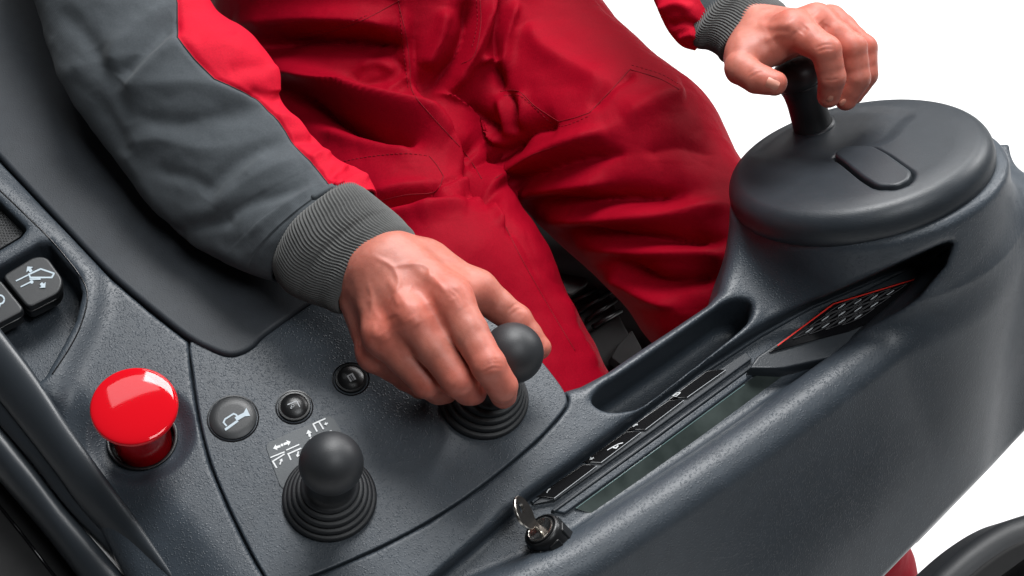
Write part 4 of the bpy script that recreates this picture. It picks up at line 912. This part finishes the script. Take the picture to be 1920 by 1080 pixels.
TF = [ (zt([(700, 420), (745, 480), (790, 540)]), -16, 13), (zt([(690, 380), (760, 430), (830, 400)]), -9, 12), (zt([(430, 570), (560, 530), (700, 470)]), -9, 8), (zt([(440, 600), (580, 570), (700, 520)]), 6, 14),
    (zt([(520, -20), (525, 90), (535, 170), (545, 250), (600, 330), (680, 430), (730, 490)]), 5, 12), (zt([(545, 60), (550, 170), (565, 250), (630, 330), (700, 420)]), -5, 8),
    (zt([(110, 130), (230, 105), (380, 110), (510, 125)]), -23, 16), (zt([(60, 70), (220, 60), (400, 60), (500, 80)]), 11, 26), (zt([(160, 175), (300, 230), (420, 290), (560, 340), (640, 400)]), 19, 19), (zt([(180, 250), (300, 300), (420, 350), (560, 385)]), -25, 15), (zt([(290, 350), (420, 385), (560, 420)]), 6, 16),
    (zt([(400, 190), (430, 170), (470, 175), (500, 200)]), 2.5, 10), (zt([(380, 200), (400, 230), (440, 225), (480, 215)]), -3, 9), (zt([(420, 140), (480, 150), (530, 200)]), -3, 9), (zt([(470, 260), (510, 230), (530, 210)]), 2.5, 9),
    (zt([(700, 0), (690, 90), (660, 170), (600, 240)]), -12, 13), (zt([(640, 20), (620, 110), (580, 190)]), 9, 16), (zt([(780, -20), (740, 80), (700, 160), (640, 260)]), 10, 15), (zt([(730, 170), (760, 160), (785, 180)]), 6, 7), (zt([(790, -20), (780, 80), (775, 170), (785, 260)]), -10, 12), (zt([(830, 0), (800, 100), (795, 200)]), 7, 12),
    (zt([(785, 260), (800, 320), (805, 380)]), 5, 11), (zt([(800, 250), (822, 300), (815, 370)]), -6, 9), (zt([(838, 250), (848, 300), (838, 350)]), 4, 10), (zt([(690, 290), (740, 330), (790, 360)]), -7, 10), (zt([(600, 250), (680, 310), (760, 370), (800, 400)]), 7, 10), (zt([(620, 330), (690, 380), (740, 400)]), -8, 9),
    # crotch
    (zt([(700, 440), (740, 500), (770, 510)]), -14, 14), (zt([(760, 500), (850, 450), (960, 400), (1080, 360)]), 9, 18), (zt([(800, 420), (860, 360), (940, 340)]), -8, 15), (zt([(780, 510), (900, 470), (1000, 440), (1130, 420)]), -8, 16), (zt([(820, 540), (940, 520), (1080, 500)]), 7, 18), (zt([(850, 550), (1000, 560), (1150, 540), (1300, 520)]), -14, 18), (zt([(900, 600), (1060, 600), (1250, 590), (1400, 560)]), 8, 20),
    (zt([(940, 640), (1100, 650), (1250, 650), (1400, 650)]), -14, 18), (zt([(1000, 670), (1150, 690), (1300, 690), (1400, 700)]), 7, 16), (zt([(1100, 720), (1200, 770), (1290, 770), (1400, 750)]), -12, 18), (zt([(1080, 750), (1160, 800), (1260, 840)]), 6, 12),
    (zt([(1030, 300), (1100, 230), (1150, 190)]), -4, 10), (zt([(1120, 330), (1220, 270), (1290, 250)]), 5, 22), (zt([(1180, 420), (1280, 400), (1380, 420)]), -4, 22), (zt([(860, 60), (900, 130), (1000, 190), (1090, 230)]), 5, 22),
    # near thigh
    (zt([(600, 520), (660, 490), (720, 480)]), 7, 12), (zt([(590, 545), (650, 540), (720, 510)]), -7, 10), (zt([(725, 510), (770, 540), (800, 620)]), 6, 10), (zt([(760, 520), (790, 560), (830, 640)]), -6, 10), (zt([(560, 600), (640, 560), (700, 560)]), 4, 16), (zt([(820, 600), (880, 720), (940, 840), (1000, 920)]), -2.5, 12), (zt([(1000, 860), (1040, 940), (1090, 1000)]), -3.5, 9), (zt([(960, 800), (1000, 900), (1060, 1000)]), 2.5, 12),
    (zt([(438, 555), (525, 536), (606, 527)]), -3, 7), (zt([(440, 530), (520, 510), (600, 500)]), 3, 12), (zt([(470, 560), (540, 540), (600, 530)]), -5, 8)]
tn = tgg.copy(); tvv = disp_px(tvv, tn, [(a_, b_*1.55, c_) for a_, b_, c_ in TF], 0.0, 0.3, 1.7, 1.12)
nzv = 2.2*vnoise(tvv0, 60, 41)+0.8*vnoise(tvv0*np.array([1, 1.6, 1]), 26, 42)+0.3*vnoise(tvv0, 10, 43); 
st_ = tvv0 @ np.array([[0.8, 0.5, 0], [-0.4, 1.5, 0.3], [0, 0.2, 1.0]])
for sc_, am_, wd_, sd_ in ((70, 1.0, 0.14, 51), (48, 0.6, 0.16, 52)):
    n_ = vnoise(st_, sc_, sd_); mk_ = np.clip(0.5+1.2*vnoise(tvv0, 90, sd_+20), 0, 1); nzv = nzv-am_*np.exp(-np.abs(n_)/wd_)*mk_
tvv = tvv+tn*nzv[:, None]
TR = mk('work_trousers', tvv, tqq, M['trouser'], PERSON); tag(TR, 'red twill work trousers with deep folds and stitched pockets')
tr_bvh = BVHTree.FromPolygons(tvv.tolist(), tqq.tolist())
def on_cloth(pts, lift=0.15, n=10):
    out = []
    for x, y in spline(pts, n):
        h_ = tr_bvh.ray_cast(Vector((0, 0, 0)), Vector(nrm(R_(x, y))))
        if h_[0] is not None: out.append(np.array(h_[0])+nrm(-np.array(h_[0]))*lift)
    return np.array(out)
def seam_line(pts, r=0.42, name='trouser_seam', m='thread', lift=0.1):
    p = on_cloth(pts, lift)
    if len(p) > 3: v, f = tube(p, r, 6); return mk(name, v, f, M[m], TR)
def stitches(pts, step=4.2):
    p = on_cloth(pts, 0.25, 30)
    if len(p) < 6: return
    s = np.concatenate([[0], np.cumsum(np.linalg.norm(np.diff(p, axis=0), axis=1))]); parts = []
    for a in np.arange(0, s[-1]-step, step):
        q = np.array([[np.interp(t, s, p[:, i]) for i in range(3)] for t in (a, a+step*0.3, a+step*0.62)]); parts.append(tube(q, 0.3, 5))
    v, f = join(parts); o = mk('stitching', v, f, M['thread'], TR); o['kind'] = 'stuff'
for pts in ([(500, -20), (528, 100), (538, 180), (545, 250), (600, 320), (690, 420), (735, 490)], [(730, 0), (732, 70), (715, 150), (680, 175)], [(785, 250), (835, 250), (880, 290), (945, 333)], [(945, 333), (990, 322), (1030, 308)], [(1030, 308), (1090, 245), (1140, 190)], [(1140, 190), (1220, 215), (1275, 245)], [(438, 555), (525, 534), (606, 525), (630, 482)], [(630, 482), (612, 452), (591, 427)], [(240, 105), (330, 85), (420, 50), (510, 0)], [(940, 400), (860, 430), (770, 490)], [(800, 620), (850, 720), (930, 860), (990, 960)]):
    seam_line(zt(pts))
for pts in ([(795, 262), (838, 262), (885, 300), (945, 345), (1036, 314)], [(358, 441), (438, 427), (526, 420), (591, 427)], [(250, 95), (335, 75), (425, 40)], [(720, 0), (722, 68), (705, 140)], [(1145, 178), (1225, 203), (1280, 235)], [(508, 0), (516, 100), (526, 180), (534, 250)]):
    stitches(zt(pts))
# ================================================================== seat, pedals and the black cover at the corner
UPC = np.array([0, math.cos(PITCH), math.sin(PITCH)])
STF = Frame(P(960, 430, 1560), UPC)
SEAT = thing('operator_seat', P(960, 460, 1700), 'black padded seat cushion between the red trouser legs', 'seat')
v, f = slab(STF, rnd_poly(np.array([(-300, -30), (190, -30), (190, 200), (-300, 200)]), 40, 8), 0, 110, 26, 6); mk('seat_cushion', v, f, M['seat'], SEAT, sharp=60)
v, f = slab(STF, rnd_poly(np.array([(-270, -10), (160, -10), (160, 180), (-270, 180)]), 20, 4), -111, 160, 4, 2); mk('seat_base', v, f, M['dark'], SEAT, sharp=60)
PFm = Frame(P(1120, 560, 1640), UPC)
PED = thing('footwell', P(1120, 600, 1760), 'black footwell with ribbed pedal between the legs', 'footwell')
v, f = slab(PFm, rnd_poly(PFm.poly([(900, 360), (1340, 430), (1330, 760), (1240, 860), (1000, 900), (880, 640)], -60), 10), -60, 30, 4, 2); mk('footwell_floor', v, f, M['seat'], PED, sharp=50)
PT = Frame(P(1100, 560, 1560), (0.25, 0.55, 0.8))
v, f = slab(PT, rnd_poly(PT.poly([(1000, 500), (1040, 470), (1105, 500), (1150, 545), (1175, 600), (1205, 650), (1150, 720), (1050, 600)]), 6), -8, 30, 3, 3); mk('pedal_plate', v, f, M['seat'], PED, sharp=50)
for a, b in (((1084, 585), (1146, 546)), ((1100, 600), (1155, 562)), ((1112, 613), (1164, 582)), ((1072, 566), (1118, 544))):
    p = [PT.hit(*a, -2), PT.hit((a[0]+b[0])/2, (a[1]+b[1])/2, -2), PT.hit(*b, -2)]; v, f = tube(np.array(p), 2.6, 10); mk('pedal_rib', v, f, M['satin'], PED)
v, f = slab(PT, rnd_poly(PT.poly([(1010, 505), (1050, 480), (1090, 500), (1105, 530), (1070, 555), (1035, 540)], 8), 5), 8, 14, 2, 3); mk('pedal_housing', v, f, M['dark'], PED, sharp=50)
v, f = slab(PT, rnd_poly(PT.poly([(1160, 645), (1185, 618), (1205, 655), (1170, 690), (1145, 670)], 6), 3), 6, 10, 1.2, 2); mk('pedal_stop', v, f, M['seat'], PED, sharp=50)
BF = Frame(P(1850, 1010, 1150), (0.05, 0.25, 0.96))
BIN = thing('corner_cover', P(1850, 1100, 1140), 'black rounded plastic cover at the lower right corner', 'cover')
cv = BF.poly(spline([(1700, 1140), (1742, 1090), (1788, 1046), (1828, 1014), (1874, 985), (1920, 967), (2020, 945), (2060, 1010), (2040, 1300), (1640, 1300)], 5, True))
v, f = slab(BF, cv, 0, 60, 13, 8); mk('cover_shell', v, f, M['rubber'], BIN, sharp=70)
v, f = slab(BF, inset(cv, 17), 2.5, 8, 2.5, 4); mk('cover_face', v, f, M['seat'], BIN, sharp=70)
